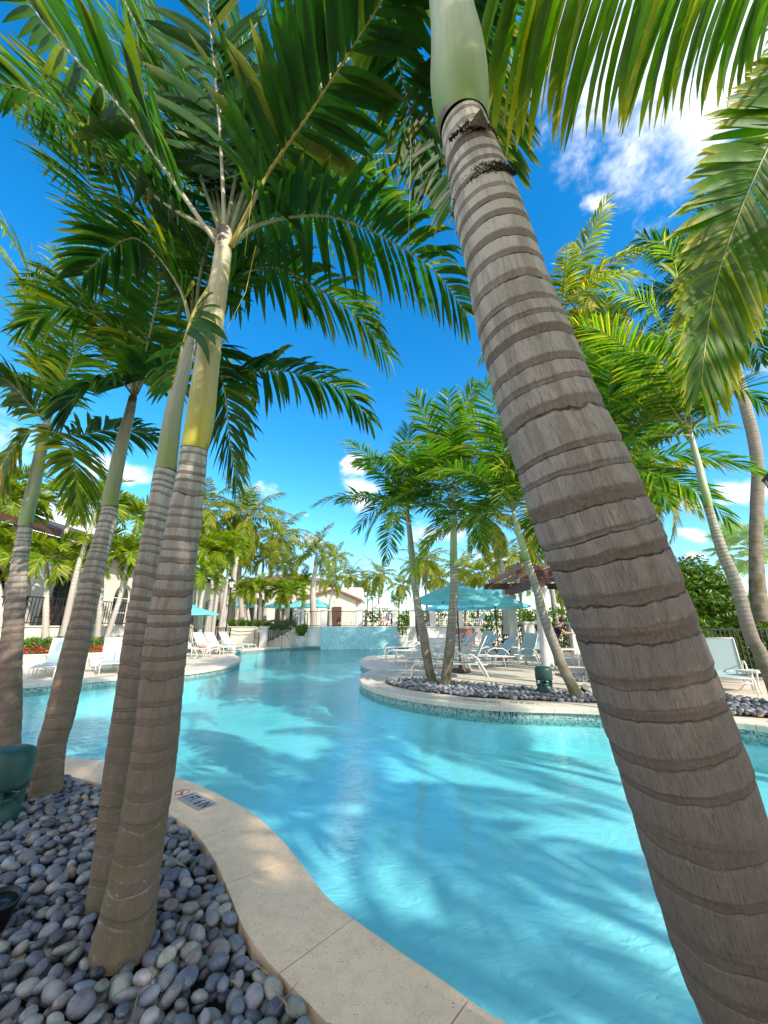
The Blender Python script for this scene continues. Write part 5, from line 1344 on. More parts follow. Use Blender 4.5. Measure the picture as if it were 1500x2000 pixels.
# right low boundary: pillars, iron fence
for px, lb, Y in [(1030, 'between the rear column and the leaning trunk', 20.5), (1058, 'behind the front pergola column', 20.5), (1120, 'hidden partly behind the big trunk', 20.5)]:
    p = at(px, 1222, Y); pillar('pale low pillar ' + lb, p.x, Y, 0, 1.55, 0.5, 'low pillars behind the pergola')
railing('iron_fence', 'iron fence joining the low pillars behind the pergola', [(at(980, 1222, 20.5).x, 20.5, 0), (at(1180, 1222, 20.5).x, 20.5, 0)], 1.35, 0.13, 2, 'fence', 0.012)
railing('iron_fence', 'dark iron fence before the hedge at the right', [(6.2, 10.55, 0), (18, 10.55, 0)], 1.25, 0.12, 2, 'fence', 0.012)
# brown double doors in the right wall
for px, lb in ((908, 'right of the upright island trunk'), (846, 'between the island trunks')):
    x = px_x(px, 27.5); d_ = thing('double_door', 'dark red-brown double door in the terrace wall ' + lb, 'door', (x, 27.555, 0), 0, 'doors in the terrace wall')
    for s_ in (-1, 1):
        mb = MB(); mb.box((s_ * .31, 0, .56), (.58, .06, 1.10)); mb.box((s_ * .31, -.035, .30), (.40, .012, .38)); mb.box((s_ * .31, -.035, .80), (.40, .012, .38)); lf = obj('door_leaf', mb, 'wood_red' if px > 900 else 'wood', d_)
        mb = MB(); mb.tube([(s_ * .08, -.05, .55), (s_ * .08, -.05, .67)], .012, 6); obj('handle', mb, 'steel', lf)
    mb = MB(); mb.box((0, 0.01, 1.13), (1.30, .07, .05)); mb.box((-.63, 0.01, .56), (.04, .07, 1.10)); mb.box((.63, .01, .56), (.04, .07, 1.10)); obj('door_frame', mb, 'wood', d_)
# right stairs by the right urn
st = thing('staircase', 'white steps with dark handrail between the island trunks', 'stairs', (at(858, 1222, 27).x, 25.6, 0))
for i in range(6):
    mb = MB(); mb.box((0, 0.35 * i, 0.1 + 0.2 * i), (1.6, 0.36, 0.198)); obj('step', mb, 'plaster_pale', st)
    if i: mb = MB(); mb.box((0, 0.35 * i, 0.1 * i), (1.6, 0.35, 0.2 * i - .004)); obj('step_base', mb, 'plaster_pale', st)
railing('stair_railing', 'dark slanting handrail left of the white steps', [(at(815, 1222, 26).x, 25.4, 0.0), (at(815, 1222, 26).x, 27.4, 1.25)], 0.95, 0.3)

# ------------------------------------------------------------------ buildings
def arch_wall(along, n0, holes, s0, s1, z0, z1, th):
    """wall in local coords: x along, z up, with arched holes (centre, half width, sill, spring); returns MB facing -y"""
    mb = MB(); seg = 10
    hs = sorted(holes); x = s0
    def rect(a, b_, c_, d_):
        if b_ - a > 1e-4 and d_ - c_ > 1e-4: mb.box(((a + b_) / 2, 0, (c_ + d_) / 2), (b_ - a, th, d_ - c_))
    for c, hw, sill, spring in hs:
        rect(x, c - hw, z0, z1); rect(c - hw, c + hw, z0, sill)
        for k in range(seg):
            a0 = PI - PI * k / seg; a1 = PI - PI * (k + 1) / seg
            xa, za = c + hw * math.cos(a0), spring + hw * math.sin(a0); xb, zb = c + hw * math.cos(a1), spring + hw * math.sin(a1)
            y = th / 2
            mb.add([(xa, -y, za), (xb, -y, zb), (xb, -y, z1), (xa, -y, z1), (xa, y, za), (xb, y, zb), (xb, y, z1), (xa, y, z1)],
                   [(0, 1, 2, 3), (7, 6, 5, 4), (0, 4, 5, 1), (3, 2, 6, 7)])
        x = c + hw
    rect(x, s1, z0, z1)
    return mb
def arch_window(root, c, hw, sill, spring, y, frame='white_frame', bars=2, rows=2):
    win = MB()
    n = 12; fr = [(c - hw, y, sill), (c - hw, y, spring)] + [(c + hw * math.cos(PI - PI * k / n), y, spring + hw * math.sin(PI - PI * k / n)) for k in range(1, n)] + [(c + hw, y, spring), (c + hw, y, sill), (c - hw, y, sill)]
    win.tube(fr, 0.045, 4, smooth=False)
    w = obj('window', win, frame, root)
    poly = [(p[0], p[2]) for p in fr[:-1]]
    gb = MB(); gb.add([(p[0], y + .02, p[1]) for p in poly], [tuple(range(len(poly)))]); obj('pane', gb, 'glass', w)
    mu = MB()
    for i in range(1, bars):
        xx = c - hw + 2 * hw * i / bars; top = spring + math.sqrt(max(hw * hw - (xx - c) ** 2, 0)); mu.box((xx, y, (sill + top) / 2), (.05, .05, top - sill))
    for i in range(1, rows + 1): mu.box((c, y, sill + (spring - sill) * i / rows), (2 * hw, .05, .05))
    obj('muntin', mu, frame, w)
bA = thing('arcade_building', 'cream building with arched openings and dark overhanging roof at the left', 'building', (-16.6, 10, 0), R(90))
holes = []
y_ = 1.5
cent = [2.4, 5.9, 9.6, 14.3, 17.6, 20.9, 24.0, 26.2, 28.2, 30.2, 32.4]
for c in cent: holes.append((c, 0.85 if c < 22 else 0.62, tz, tz + 1.75))
obj('wall', arch_wall(0, 0, holes, 0, 35, tz, 5.2, 0.5), 'plaster', bA)
for c, hw, a, b_ in holes: arch_window(bA, c, hw, a, b_, -0.02, 'white_frame' if c > 13 else 'iron', 4 if c > 22 else 2, 2)
mb = MB(); mb.box((17.5, 2.5, 3.2), (34.6, .2, 4.0)); obj('inner_wall', mb, 'wood', bA)
mb = MB(); mb.box((17.5, 0.6, 5.28), (36, 3.6, .14)); obj('soffit', mb, 'wood', bA)
mb = MB()
mb.add([(-.8, -1.3, 5.36), (35.8, -1.3, 5.36), (35.8, 5.0, 7.6), (-.8, 5.0, 7.6), (-.8, -1.3, 5.62), (35.8, -1.3, 5.62), (35.8, 5.0, 7.86), (-.8, 5.0, 7.86)], [(3, 2, 1, 0), (4, 5, 6, 7), (0, 1, 5, 4), (1, 2, 6, 5), (2, 3, 7, 6), (3, 0, 4, 7)])
rf = obj('roof', mb, 'roof_dark', bA)
mb = MB()
for i in range(46): mb.box((i * .8 - .4, -1.0, 5.18), (.12, .9, .14))
obj('rafter', mb, 'wood', bA, 'stuff')
mb = MB(); mb.box((17.5, -1.36, 5.5), (36.8, .08, .3)); obj('fascia', mb, 'wood', bA)
# dark terrace furniture behind the arcade railing
def dining_set(label, x, y, z, rz):
    root = thing('dining_chair', label, 'chair', (x, y, z), rz, 'dark chairs on the arcade terrace')
    mb = MB(); mb.box((0, 0, .45), (.5, .5, .05)); obj('seat', mb, 'wood', root)
    mb = MB(); mb.box((0, .24, .72), (.5, .04, .5)); obj('backrest', mb, 'wood', root)
    for sx in (-.22, .22):
        for sy in (-.22, .22): mb = MB(); mb.box((sx, sy, .21), (.04, .04, .42)); obj('leg', mb, 'wood', root)
dining_set('dark chair behind the arcade railing, left one', -14.9, 17.2, tz, .4)
dining_set('dark chair behind the arcade railing, right one', -14.8, 18.4, tz, 2.0)

def hip_roof(mb, x0, x1, y0, y1, z, h, ov=.5, ridge=None):
    x0 -= ov; x1 += ov; y0 -= ov; y1 += ov; d = min(x1 - x0, y1 - y0) / 2
    if x1 - x0 > y1 - y0: r = [(x0 + d, (y0 + y1) / 2, z + h), (x1 - d, (y0 + y1) / 2, z + h)]
    else: r = [((x0 + x1) / 2, y0 + d, z + h), ((x0 + x1) / 2, y1 - d, z + h)]
    v = [(x0, y0, z), (x1, y0, z), (x1, y1, z), (x0, y1, z)] + r
    f = [(0, 1, 5, 4), (1, 2, 5), (2, 3, 4, 5), (3, 0, 4), (3, 2, 1, 0)] if x1 - x0 > y1 - y0 else [(0, 1, 4), (1, 2, 5, 4), (2, 3, 5), (3, 0, 4, 5), (3, 2, 1, 0)]
    return mb.add(v, f)
bB = thing('main_building', 'cream two-part building with clay hip roof behind the terrace palms', 'building', (0, 0, 0))
mb = arch_wall(0, 0, [(-14.2, 1.1, tz, tz + 2.0), (-11.2, 1.1, tz, tz + 2.0), (-8.2, 1.1, tz, tz + 2.0)], -17.5, -6.4, tz, 6.2, 0.4)
mb.v = [(x, y + 44, z) for x, y, z in mb.v]; obj('wall', mb, 'plaster', bB)
for c in (-14.2, -11.2, -8.2): 
    w0 = len(bB.children)
mb = MB(); mb.box((-12, 46.5, 3.5), (11, 4.4, 4.4)); obj('inner_wall', mb, 'glass', bB)
mb = MB(); hip_roof(mb, -17.6, -6.3, 43.8, 54, 6.2, 1.6); obj('roof', mb, 'roof', bB)
mb = MB(); mb.box((-5.6, 46.2, 3.4), (6.2, 4, 4.3)); obj('side_wing', mb, 'plaster', bB)
# small gabled building with the brown double door
xg0, xg1 = at(590, 1200, 43).x, at(694, 1200, 43).x
bC = thing('utility_building', 'small cream gabled building with brown doors and a round medallion', 'building', (0, 0, 0))
xm = (xg0 + xg1) / 2 + .6
mb = MB(); y0 = 43
mb.add([(xg0, y0, tz), (xg1, y0, tz), (xg1, y0, 4.15), (xm, y0, 5.1), (xg0, y0, 4.3), (xg0, y0 + 6, tz), (xg1, y0 + 6, tz), (xg1, y0 + 6, 4.15), (xm, y0 + 6, 5.1), (xg0, y0 + 6, 4.3)],
       [(0, 1, 2, 3, 4), (9, 8, 7, 6, 5), (1, 6, 7, 2), (0, 4, 9, 5)]); obj('wall', mb, 'plaster', bC)
mb = MB()
mb.add([(xm, y0 - .5, 5.15), (xg1 + .7, y0 - .5, 3.95), (xg1 + .7, y0 + 6, 3.95), (xm, y0 + 6, 5.15), (xm, y0 - .5, 5.35), (xg1 + .7, y0 - .5, 4.15), (xg1 + .7, y0 + 6, 4.15), (xm, y0 + 6, 5.35)], [(3, 2, 1, 0), (4, 5, 6, 7), (0, 1, 5, 4), (1, 2, 6, 5), (2, 3, 7, 6)])
mb.add([(xm, y0 - .5, 5.15), (xg0 - .7, y0 - .5, 4.1), (xg0 - .7, y0 + 6, 4.1), (xm, y0 + 6, 5.15), (xm, y0 - .5, 5.35), (xg0 - .7, y0 - .5, 4.3), (xg0 - .7, y0 + 6, 4.3), (xm, y0 + 6, 5.35)], [(0, 1, 2, 3), (7, 6, 5, 4), (4, 5, 1, 0), (5, 6, 2, 1), (6, 7, 3, 2)])
rf = obj('roof', mb, 'roof', bC)
xd = at(653, 1200, 43).x
for s_ in (-1, 1):
    mb = MB(); mb.box((xd + s_ * .4, y0 - .04, tz + 1.05), (.76, .08, 2.1)); d_ = obj('door', mb, 'wood', bC)
    mb = MB(); mb.box((xd + s_ * .08, y0 - .1, tz + 1.0), (.03, .04, .2)); obj('handle', mb, 'steel', d_)
mb = MB(); mb.lathe([(0.0, 0), (.38, 0), (.38, .08), (.30, .10), (.27, .05), (0, .05)], n=20)
o = obj('medallion', mb, 'white_frame', bC); o.rotation_euler = (R(90), 0, 0); o.location = (at(650, 1175, 43).x, y0 - .01, 3.7)

# pergola at the right
pg = thing('pergola', 'wooden pergola on round cream columns behind the big leaning trunk', 'pergola', (0, 0, 0))
colp = [at(1069, 1305, G(1069, 1305).y), at(1004, 1288, 17.0)]
c0 = Vector((G(1071, 1306).x, G(1071, 1306).y, 0)); c1 = Vector((at(1002, 1222, 17.2).x, 17.2, 0)); dx = Vector((3.8, 0, 0))
for c in (c0, c1, c0 + dx, c1 + dx):
    mb = MB(); mb.lathe([(.24, 0), (.24, .10), (.19, .14), (.185, 2.35), (.20, 2.38), (.20, 2.44), (.26, 2.50), (.27, 2.58), (.27, 2.66)], (c.x, c.y, 0), 20); obj('column', mb, 'plaster_pale', pg)
def beam(a, b_, w, h, z, name='beam', mat='wood', ext=.5):
    a, b_ = Vector(a), Vector(b_); d = (b_ - a).normalized(); a -= d * ext; b_ += d * ext; m_ = (a + b_) / 2
    mb = MB(); mb.box((m_.x, m_.y, z), ((b_ - a).length, w, h), math.atan2(d.y, d.x)); return obj(name, mb, mat, pg)
beam(c0, c1, .22, .28, 2.80); beam(c0 + dx, c1 + dx, .22, .28, 2.80)
beam(c1 + Vector((-.6, .16, 0)), c1 + dx + Vector((0, .16, 0)), .10, .26, 3.05); beam(c0 + Vector((-.3, -.2, 0)), c0 + dx + Vector((0, -.2, 0)), .10, .26, 3.05)
for i in range(9):
    x = c1.x - .7 + i * .62; sh = (c0.x - c1.x)
    mb = MB(); a = Vector((x, c1.y + .55, 0)); b_ = Vector((x + sh * .9, c0.y - .5, 0)); d = (b_ - a); m_ = (a + b_) / 2
    mb.box((m_.x, m_.y, 3.27), (d.length, .09, .17), math.atan2(d.y, d.x)); obj('rafter', mb, 'wood_red', pg)
mb = MB(); hip_roof(mb, c0.x + .9, c0.x + 3.6, c0.y + 1.8, c1.y - .5, 3.40, .5, .1); rf = obj('clay_hood', mb, 'roof', pg)

# ------------------------------------------------------------------ lamps
def lantern_parts(root, z, s=1.0, x=0, y=0):
    mb = MB(); mb.lathe([(.03 * s, 0), (.09 * s, .03 * s), (.05 * s, .06 * s)], (x, y, z), 8, False); obj('lantern_base', mb, 'iron', root)
    mb = MB(); mb.lathe([(.075 * s, .06 * s), (.125 * s, .34 * s)], (x, y, z), 6, False); obj('lantern_glass', mb, 'lantern_glass', root)
    mb = MB()
    for k in range(6):
        a = 2 * PI * k / 6; mb.tube([(x + .078 * s * math.cos(a), y + .078 * s * math.sin(a), z + .06 * s), (x + .13 * s * math.cos(a), y + .13 * s * math.sin(a), z + .34 * s)], .007 * s, 4)
    obj('lantern_frame', mb, 'iron', root)
    mb = MB(); mb.lathe([(.16 * s, .34 * s), (.15 * s, .37 * s), (.06 * s, .47 * s), (.03 * s, .50 * s), (.035 * s, .53 * s), (.008 * s, .60 * s)], (x, y, z), 8, False); obj('lantern_roof', mb, 'iron', root)
def lamp_post(label, p, h, group='black lamp posts', s=1.3):
    root = thing('lamp_post', label, 'lamp post', p, 0, group)
    mb = MB(); mb.lathe([(.13, 0), (.13, .12), (.08, .2), (.06, .7), (.045, .75), (.04, h - .05), (.06, h)], n=10); obj('post', mb, 'iron', root)
    lantern_parts(root, h, s); return root
p = at(438, 1262, 24); lamp_post('tall black lamp post beside the planter wall left of the stairs', (p.x, 24, 0), 3.55)
p = at(713, 1200, 40); lamp_post('far lamp post above the middle of the waterfall fence', (p.x, 40, tz), 3.0)
p = at(794, 1200, 48); lamp_post('farthest lamp post left of the leaning island trunk', (p.x, 48, tz), 3.2)
p = at(1016, 1133, 17); lp = thing('post_lantern', 'small lantern standing on top of the pergola beam', 'lantern', (p.x, 17.2, 3.1)); lantern_parts(lp, 0.0, 1.1)
# lantern reaching in at the right edge
p = at(1500, 945, 5.2); lp = thing('lamp_post', 'black lantern cut by the right edge of the frame', 'lamp post', (p.x + .13, 5.2, 0))
mb = MB(); mb.lathe([(.12, 0), (.12, .15), (.06, .25), (.045, 2.9), (.05, p.z - .25)], n=12); obj('post', mb, 'iron', lp); lantern_parts(lp, p.z - .25, .95)

# ------------------------------------------------------------------ umbrellas
def umbrella(label, x, y, z0, rim, top, rad, mat='canopy', group='teal market umbrellas', rz=0.2, base=True, sides=8):
    root = thing('market_umbrella', label, 'umbrella', (x, y, z0), rz, group); h = rim - z0; H_ = top - z0
    for k in range(sides):
        a0, a1 = 2 * PI * k / sides, 2 * PI * (k + 1) / sides; vs = []; fs = []; n = 5
        for i in range(n + 1):
            t = i / n; rr = .06 + (rad - .06) * t; zz = H_ - .07 - (H_ - .07 - h) * (t ** 1.12)
            for j in range(4):
                u = j / 3; a = a0 + (a1 - a0) * u; ch = math.cos((a1 - a0) / 2) / math.cos(a - (a0 + a1) / 2)
                vs.append((rr * ch * math.cos(a), rr * ch * math.sin(a), zz - .035 * t * math.sin(PI * u)))
        for i in range(n):
            for j in range(3): q = i * 4 + j; fs.append((q, q + 4, q + 5, q + 1))
        o_ = len(vs); lastrow = vs[n * 4:n * 4 + 4]; vs += [(v[0] * 1.0, v[1] * 1.0, v[2] - .07) for v in lastrow]
        for j in range(3): fs.append((n * 4 + j, o_ + j, o_ + j + 1, n * 4 + j + 1))
        mb = MB(); mb.add(vs, fs, True); obj('canopy_panel', mb, mat, root)
        mb = MB(); mb.tube([(.05 * math.cos(a0), .05 * math.sin(a0), H_ - .12), (rad * .97 * math.cos(a0), rad * .97 * math.sin(a0), h - .03)], .012, 5); obj('rib', mb, 'iron', root)
        mb = MB(); mb.tube([(.04 * math.cos(a0), .04 * math.sin(a0), h + .02), (rad * .5 * math.cos(a0), rad * .5 * math.sin(a0), (H_ + h) / 2 - .10)], .008, 4); obj('strut', mb, 'iron', root)
    mb = MB(); mb.lathe([(.24, H_ - .13), (.2, H_ - .06), (.05, H_ + .02)], n=10); obj('vent_cap', mb, mat, root)
    mb = MB(); mb.tube([(0, 0, 0), (0, 0, H_ + .03)], .024, 8); obj('pole', mb, 'wood' if base else 'iron', root)
    mb = MB(); mb.lathe([(.012, H_), (.035, H_ + .06), (.02, H_ + .1), (.003, H_ + .14)], n=8); obj('finial', mb, 'iron', root)
    if base:
        mb = MB(); mb.lathe([(.30, 0), (.30, .07), (.24, .10), (.06, .12), (.05, .32)], n=16); obj('base', mb, 'wood', root)
    return root
u1 = G(900, 1313); umbrella('largest teal umbrella directly behind the upright island trunk', u1.x, u1.y, 0, 2.12, 2.72, 1.42)
u2 = G(985, 1290); umbrella('teal umbrella reaching right to the pergola columns', u2.x - .2, u2.y, 0, 2.15, 2.75, 1.42, rz=.5)
p = at(882, 1222, 20); umbrella('smaller teal umbrella showing under the largest one', p.x, 20, 0, 2.2, 2.62, 1.35, rz=.1)
p = at(960, 1222, 22.5); umbrella('teal umbrella whose tip shows between the two front canopies', p.x, 22.5, 0, 3.0, 3.75, 1.4, rz=.3)
p = at(370, 1222, 21.5); umbrella('pale teal umbrella poking out right of the yellow-shafted trunk', p.x, 21.5, 0, 1.98, 2.45, 1.42)
for px, Y, lb, mt in [(470, 36, 'teal umbrella behind the short planter palms', 'canopy'), (541, 38, 'teal umbrella above the stairs between short palms', 'canopy'), (582, 38, 'teal umbrella just right of the arching short palm', 'canopy'), (618, 37, 'teal umbrella in front of the foxtail palm trunk', 'canopy'), (750, 40, 'white umbrella beyond the fence over the waterfall', 'canopy_white')]:
    p = at(px, 1222, Y); umbrella(lb, p.x, Y, tz, tz + 1.85, tz + 2.5, 1.45, mt, 'umbrellas on the terrace', base=False)

# ------------------------------------------------------------------ sun loungers
def lounger(name, label, back, sling, group, seat_z=.36, frame='white_frame'):
    """tubular chaise: +x is the foot end; the backrest rises at -x by `back` degrees"""
    root = thing(name, label, 'sun lounger', (0, 0, 0), 0, group); W = .31; L0, L1 = -.45, 1.15; b = R(back); bl = .82
    bx, bz = L0 - bl * math.cos(b), seat_z + bl * math.sin(b)
    def sheet(nm, pts, mat, th=.012):
        mb = MB(); vs = []; n = len(pts)
        for x, z in pts: vs += [(x, -W + .02, z), (x, W - .02, z), (x, W - .02, z - th), (x, -W + .02, z - th)]
        fs = []
        for i in range(n - 1):
            for e in range(4): e2 = (e + 1) % 4; fs.append((i * 4 + e, i * 4 + e2, i * 4 + 4 + e2, i * 4 + 4 + e))
        fs += [(0, 3, 2, 1), (n * 4 - 4, n * 4 - 3, n * 4 - 2, n * 4 - 1)]
        mb.add(vs, [tuple(reversed(f)) for f in fs]); return obj(nm, mb, mat, root)
    sheet('seat_sling', [(L0, seat_z), (0, seat_z - .02), (.5, seat_z - .02), (1.0, seat_z), (L1, seat_z - .03)], sling)
    sheet('back_sling', [(L0 - .01, seat_z + .01), (L0 - bl * .5 * math.cos(b), seat_z + bl * .5 * math.sin(b) - .02), (bx, bz)], sling)
    for s_ in (-1, 1):
        y = s_ * W
        mb = MB(); mb.tube([(L0 - .35, y, seat_z - .01), (L0, y, seat_z), (.9, y, seat_z), (L1, y, seat_z - .02), (L1 + .07, y, seat_z - .10), (L1 + .10, y, 0.01)], .017, 6); obj('side_rail', mb, frame, root)
        mb = MB(); mb.tube([(L0, y, seat_z), (bx, y, bz)], .016, 6); obj('back_frame', mb, frame, root)
        yy = s_ * (W + .035)
        mb = MB(); mb.tube([(.28, yy, 0.01), (.20, yy, .40), (.10, yy, .56), (-.10, yy, .62), (-.40, yy, .60), (-.56, yy, .50), (-.72, yy, .22), (-.82, yy, 0.01)], .019, 6); obj('arm_leg', mb, frame, root)
        mb = MB(); mb.tube([(L0 - .30, y, .01), (L0 - .12, y, seat_z)], .015, 5); obj('leg', mb, frame, root)
        mb = MB(); mb.tube([(L1 - .38, y, .01), (L1 - .30, y, seat_z)], .015, 5); obj('leg', mb, frame, root)
    for x, z in ((L1 + .0, seat_z - .02), (L0, seat_z), (bx, bz), (L1 - .32, seat_z * .6), (-.2, .2)):
        mb = MB(); mb.tube([(x, -W, z), (x, W, z)], .013, 5); obj('cross_bar', mb, frame, root)
    return root
def place(src, used, px, py, yaw, label, group, z=0, world=None):
    p = Vector(world) if world else G(px, py)
    if not used:
        src.location = (p.x, p.y, z); src.rotation_euler = (0, 0, R(yaw)); src['label'] = label; src['group'] = group; used.append(1); return src
    return dup(src, (p.x, p.y, z), R(yaw), label, group)
gi, gl_ = 'sun loungers on the pool island', 'white sun loungers left of the pool'
u_a, u_b, u_c = [], [], []
LA = lounger('sun_lounger', '', 62, 'sling_teal', gi); LB = lounger('sun_lounger', '', 48, 'sling_teal', gi); LC = lounger('sun_lounger', '', 8, 'sling', gi)
place(LA, u_a, 893, 1322, 172, 'lounger nearest the island pebbles, back raised right of the upright trunk', gi)
place(LA, u_a, 868, 1306, 176, 'second lounger on the island, raised back beside the large umbrella pole', gi)
place(LB, u_b, 838, 1297, 180, 'long lounger between the island trunks with foot end towards the pool', gi)
place(LC, u_c, 812, 1288, 184, 'flat white lounger nearest the pool behind the leaning island trunk', gi)
place(LC, u_c, 800, 1279, 186, 'flat lounger at the far tip of the island', gi)
place(LB, u_b, 850, 1284, 184, 'lounger with raised back seen left of the upright trunk', gi)
place(LB, u_b, 868, 1275, 184, 'farthest island lounger with back raised before the white steps', gi)
place(LB, u_b, 955, 1302, 188, 'blue-grey lounger left of the rear pergola column', gi)
place(LA, u_a, 1010, 1302, 205, 'lounger with arms turned toward the leaning trunk', gi)
place(LB, u_b, 925, 1290, 185, 'lounger behind the blue-grey one', gi)
place(LA, u_a, 935, 1279, 215, 'lounger facing the white wall with its back to the rear', gi)
place(LA, u_a, 1060, 1283, 240, 'lounger beside the front pergola column facing the camera', gi)
place(LC, u_c, 985, 1277, 190, 'flat lounger in the shade of the pergola', gi)
place(LB, u_b, 900, 1270, 188, 'lounger in front of the brown double door', gi)
LD = lounger('sun_lounger', '', 72, 'sling', gl_); LE = lounger('sun_lounger', '', 52, 'sling', gl_); u_d, u_e = [], []
place(LD, u_d, 100, 1318, -62, 'white lounger standing alone between the two left trunks, back upright', gl_)
place(LD, u_d, 214, 1311, -55, 'white lounger before the red flowers right of the second trunk', gl_)
place(LD, u_d, 244, 1308, -52, 'white lounger half hidden by the trunk pair', gl_)
place(LE, u_e, 376, 1282, -18, 'white lounger with towels right beside the yellow-shafted trunk', gl_)
place(LE, u_e, 408, 1277, -22, 'white reclining lounger in the row by the lamp post, left one', gl_)
place(LE, u_e, 430, 1275, -22, 'white reclining lounger just left of the lamp post foot', gl_)
place(LE, u_e, 457, 1271, -20, 'last white lounger before the curved planter wall', gl_)
LR = dup(LD, G(1430, 1344), R(-126), 'white striped lounger in front of the hedge at the right', None)
if 'group' in LR: del LR['group']
LR.scale = (.93, .93, .93)
def side_table(label, p, rz=0, group='small white side tables'):
    root = thing('side_table', label, 'side table', p, rz, group)
    mb = MB(); mb.box((0, 0, .42), (.46, .46, .025)); mb.box((0, 0, .40), (.40, .40, .02)); obj('table_top', mb, 'white_frame', root)
    for sx in (-1, 1):
        for sy in (-1, 1):
            mb = MB(); mb.tube([(sx * .2, sy * .2, .40), (sx * .17, sy * .17, .28), (sx * .12, sy * .12, .20), (sx * .15, sy * .15, .10), (sx * .22, sy * .22, .01)], .016, 6); obj('leg', mb, 'white_frame', root)
    return root
side_table('small white side table beside the right lounger', G(1482, 1352), .2)
side_table('white side table between the left loungers', G(178, 1313), .3)
side_table('side table with towels near the yellow-shafted trunk', G(392, 1287), .1)
side_table('side table among the island loungers by the rear column', G(1025, 1296), .4)
def towel(label, p, mat, s, seed):
    rng = np.random.default_rng(seed); V, F = IV.copy(), IF
    V = V * np.array([.20, .17, .09]) * s * (1 + .25 * np.sin(V[:, [1, 2, 0]] * 7 + seed)) + np.array([0, 0, .07])
    me = np_mesh('towel', V, F, None, True, mat); o_ = bpy.data.objects.new('towel', me); C.objects.link(o_); o_.location = p; tag(o_, label, 'towel')
q = G(392, 1287); towel('crumpled pink towel on the side table by the left loungers', (q.x, q.y, .435), 'pink_cloth', .9, 2)
q = G(404, 1283); towel('white towel heaped on the lounger next to the pink one', (q.x, q.y, .40), 'white_cloth', 1.4, 4)

# ------------------------------------------------------------------ small things
def speaker(label, p, h=.5, r=.17, rz=0.0, group='dark green garden speakers'):
    root = thing('garden_speaker', label, 'speaker', p, rz, group)
    k = h / .5; rr = r
    mb = MB(); mb.lathe([(rr * .98, 0), (rr * 1.0, .02 * k), (rr * .90, .10 * k), (rr * .80, .155 * k)], n=28); mb.lathe([(rr * .80, .155 * k), (rr * .5, .19 * k), (.02, .215 * k)], n=28); obj('lower_cone', mb, 'dark_green', root)
    mb = MB(); mb.lathe([(rr * .9, .235 * k), (rr * 1.0, .245 * k), (rr * 1.02, .27 * k), (rr * 1.0, .44 * k), (rr * .93, .475 * k), (rr * .7, .495 * k), (0.01, .505 * k)], n=28); obj('head', mb, 'dark_green', root)
    for s_ in (0.35, PI - .35, PI + .8, -0.8):
        mb = MB(); mb.box((rr * .86 * math.cos(s_), rr * .86 * math.sin(s_), .19 * k), (.03, .035, .13 * k), s_); obj('strut', mb, 'dark_green', root)
    return root
q = G(-14, 1600); speaker('large dark green garden speaker cut by the left edge, in the near pebbles', (q.x, q.y, -.04), .50, .165)
q = G(1066, 1358); speaker('small dark green garden speaker in the island pebbles', (q.x, q.y, 0.05), .50, .165)
# black well light in the near bed
q = G(5, 1800, .02); sp = thing('spotlight', 'black cylindrical garden spotlight at the left edge of the pebbles', 'spotlight', (q.x - .045, q.y, -.03), .3); sp.scale = (.8, .8, .8)
mb = MB(); mb.lathe([(.05, 0), (.062, .02), (.078, .17), (.085, .175), (.085, .195), (.074, .195), (.070, .16), (.0, .15)], n=28); o = obj('housing', mb, 'black', sp); o.rotation_euler = (R(8), R(12), 0)
mb = MB(); mb.lathe([(0.0, .168), (.072, .168), (.072, .172), (0, .174)], n=24); o = obj('lens', mb, 'glass', sp); o.rotation_euler = (R(8), R(12), 0)
q = G(1142, 1357); sp = thing('spotlight', 'small black spotlight at the foot of the leaning island palm', 'spotlight', (q.x, q.y, 0))
mb = MB(); mb.tube([(0, 0, 0), (0, 0, .10)], .015, 6); obj('stake', mb, 'black', sp)
mb = MB(); mb.tube([(0, .06, .08), (0, -.08, .16)], [.05, .065], 12); obj('housing', mb, 'black', sp)
# dry leaflets and bits on the pebbles
mb = MB(); rr_ = random.Random(4)
for k in range(46):
    q = G(rr_.uniform(20, 620), rr_.uniform(1560, 1980), .03)
    if not inside((q.x, q.y), bed_vis): continue
    a = rr_.uniform(0, PI); ln = rr_.uniform(.02, .11); d = Vector((math.cos(a), math.sin(a), rr_.uniform(-.1, .2))) * ln; w_ = Vector((-math.sin(a), math.cos(a), 0)) * rr_.uniform(.002, .006)
    mb.add([q - d, q + w_, q + d, q - w_ + Vector((0, 0, .004))], [(0, 1, 2, 3)])
o = obj('leaf_litter', mb, mottled('dry_leaf', (0.32, 0.22, 0.12), (0.20, 0.13, 0.07), 30, 0.9, 0), None, 'stuff')
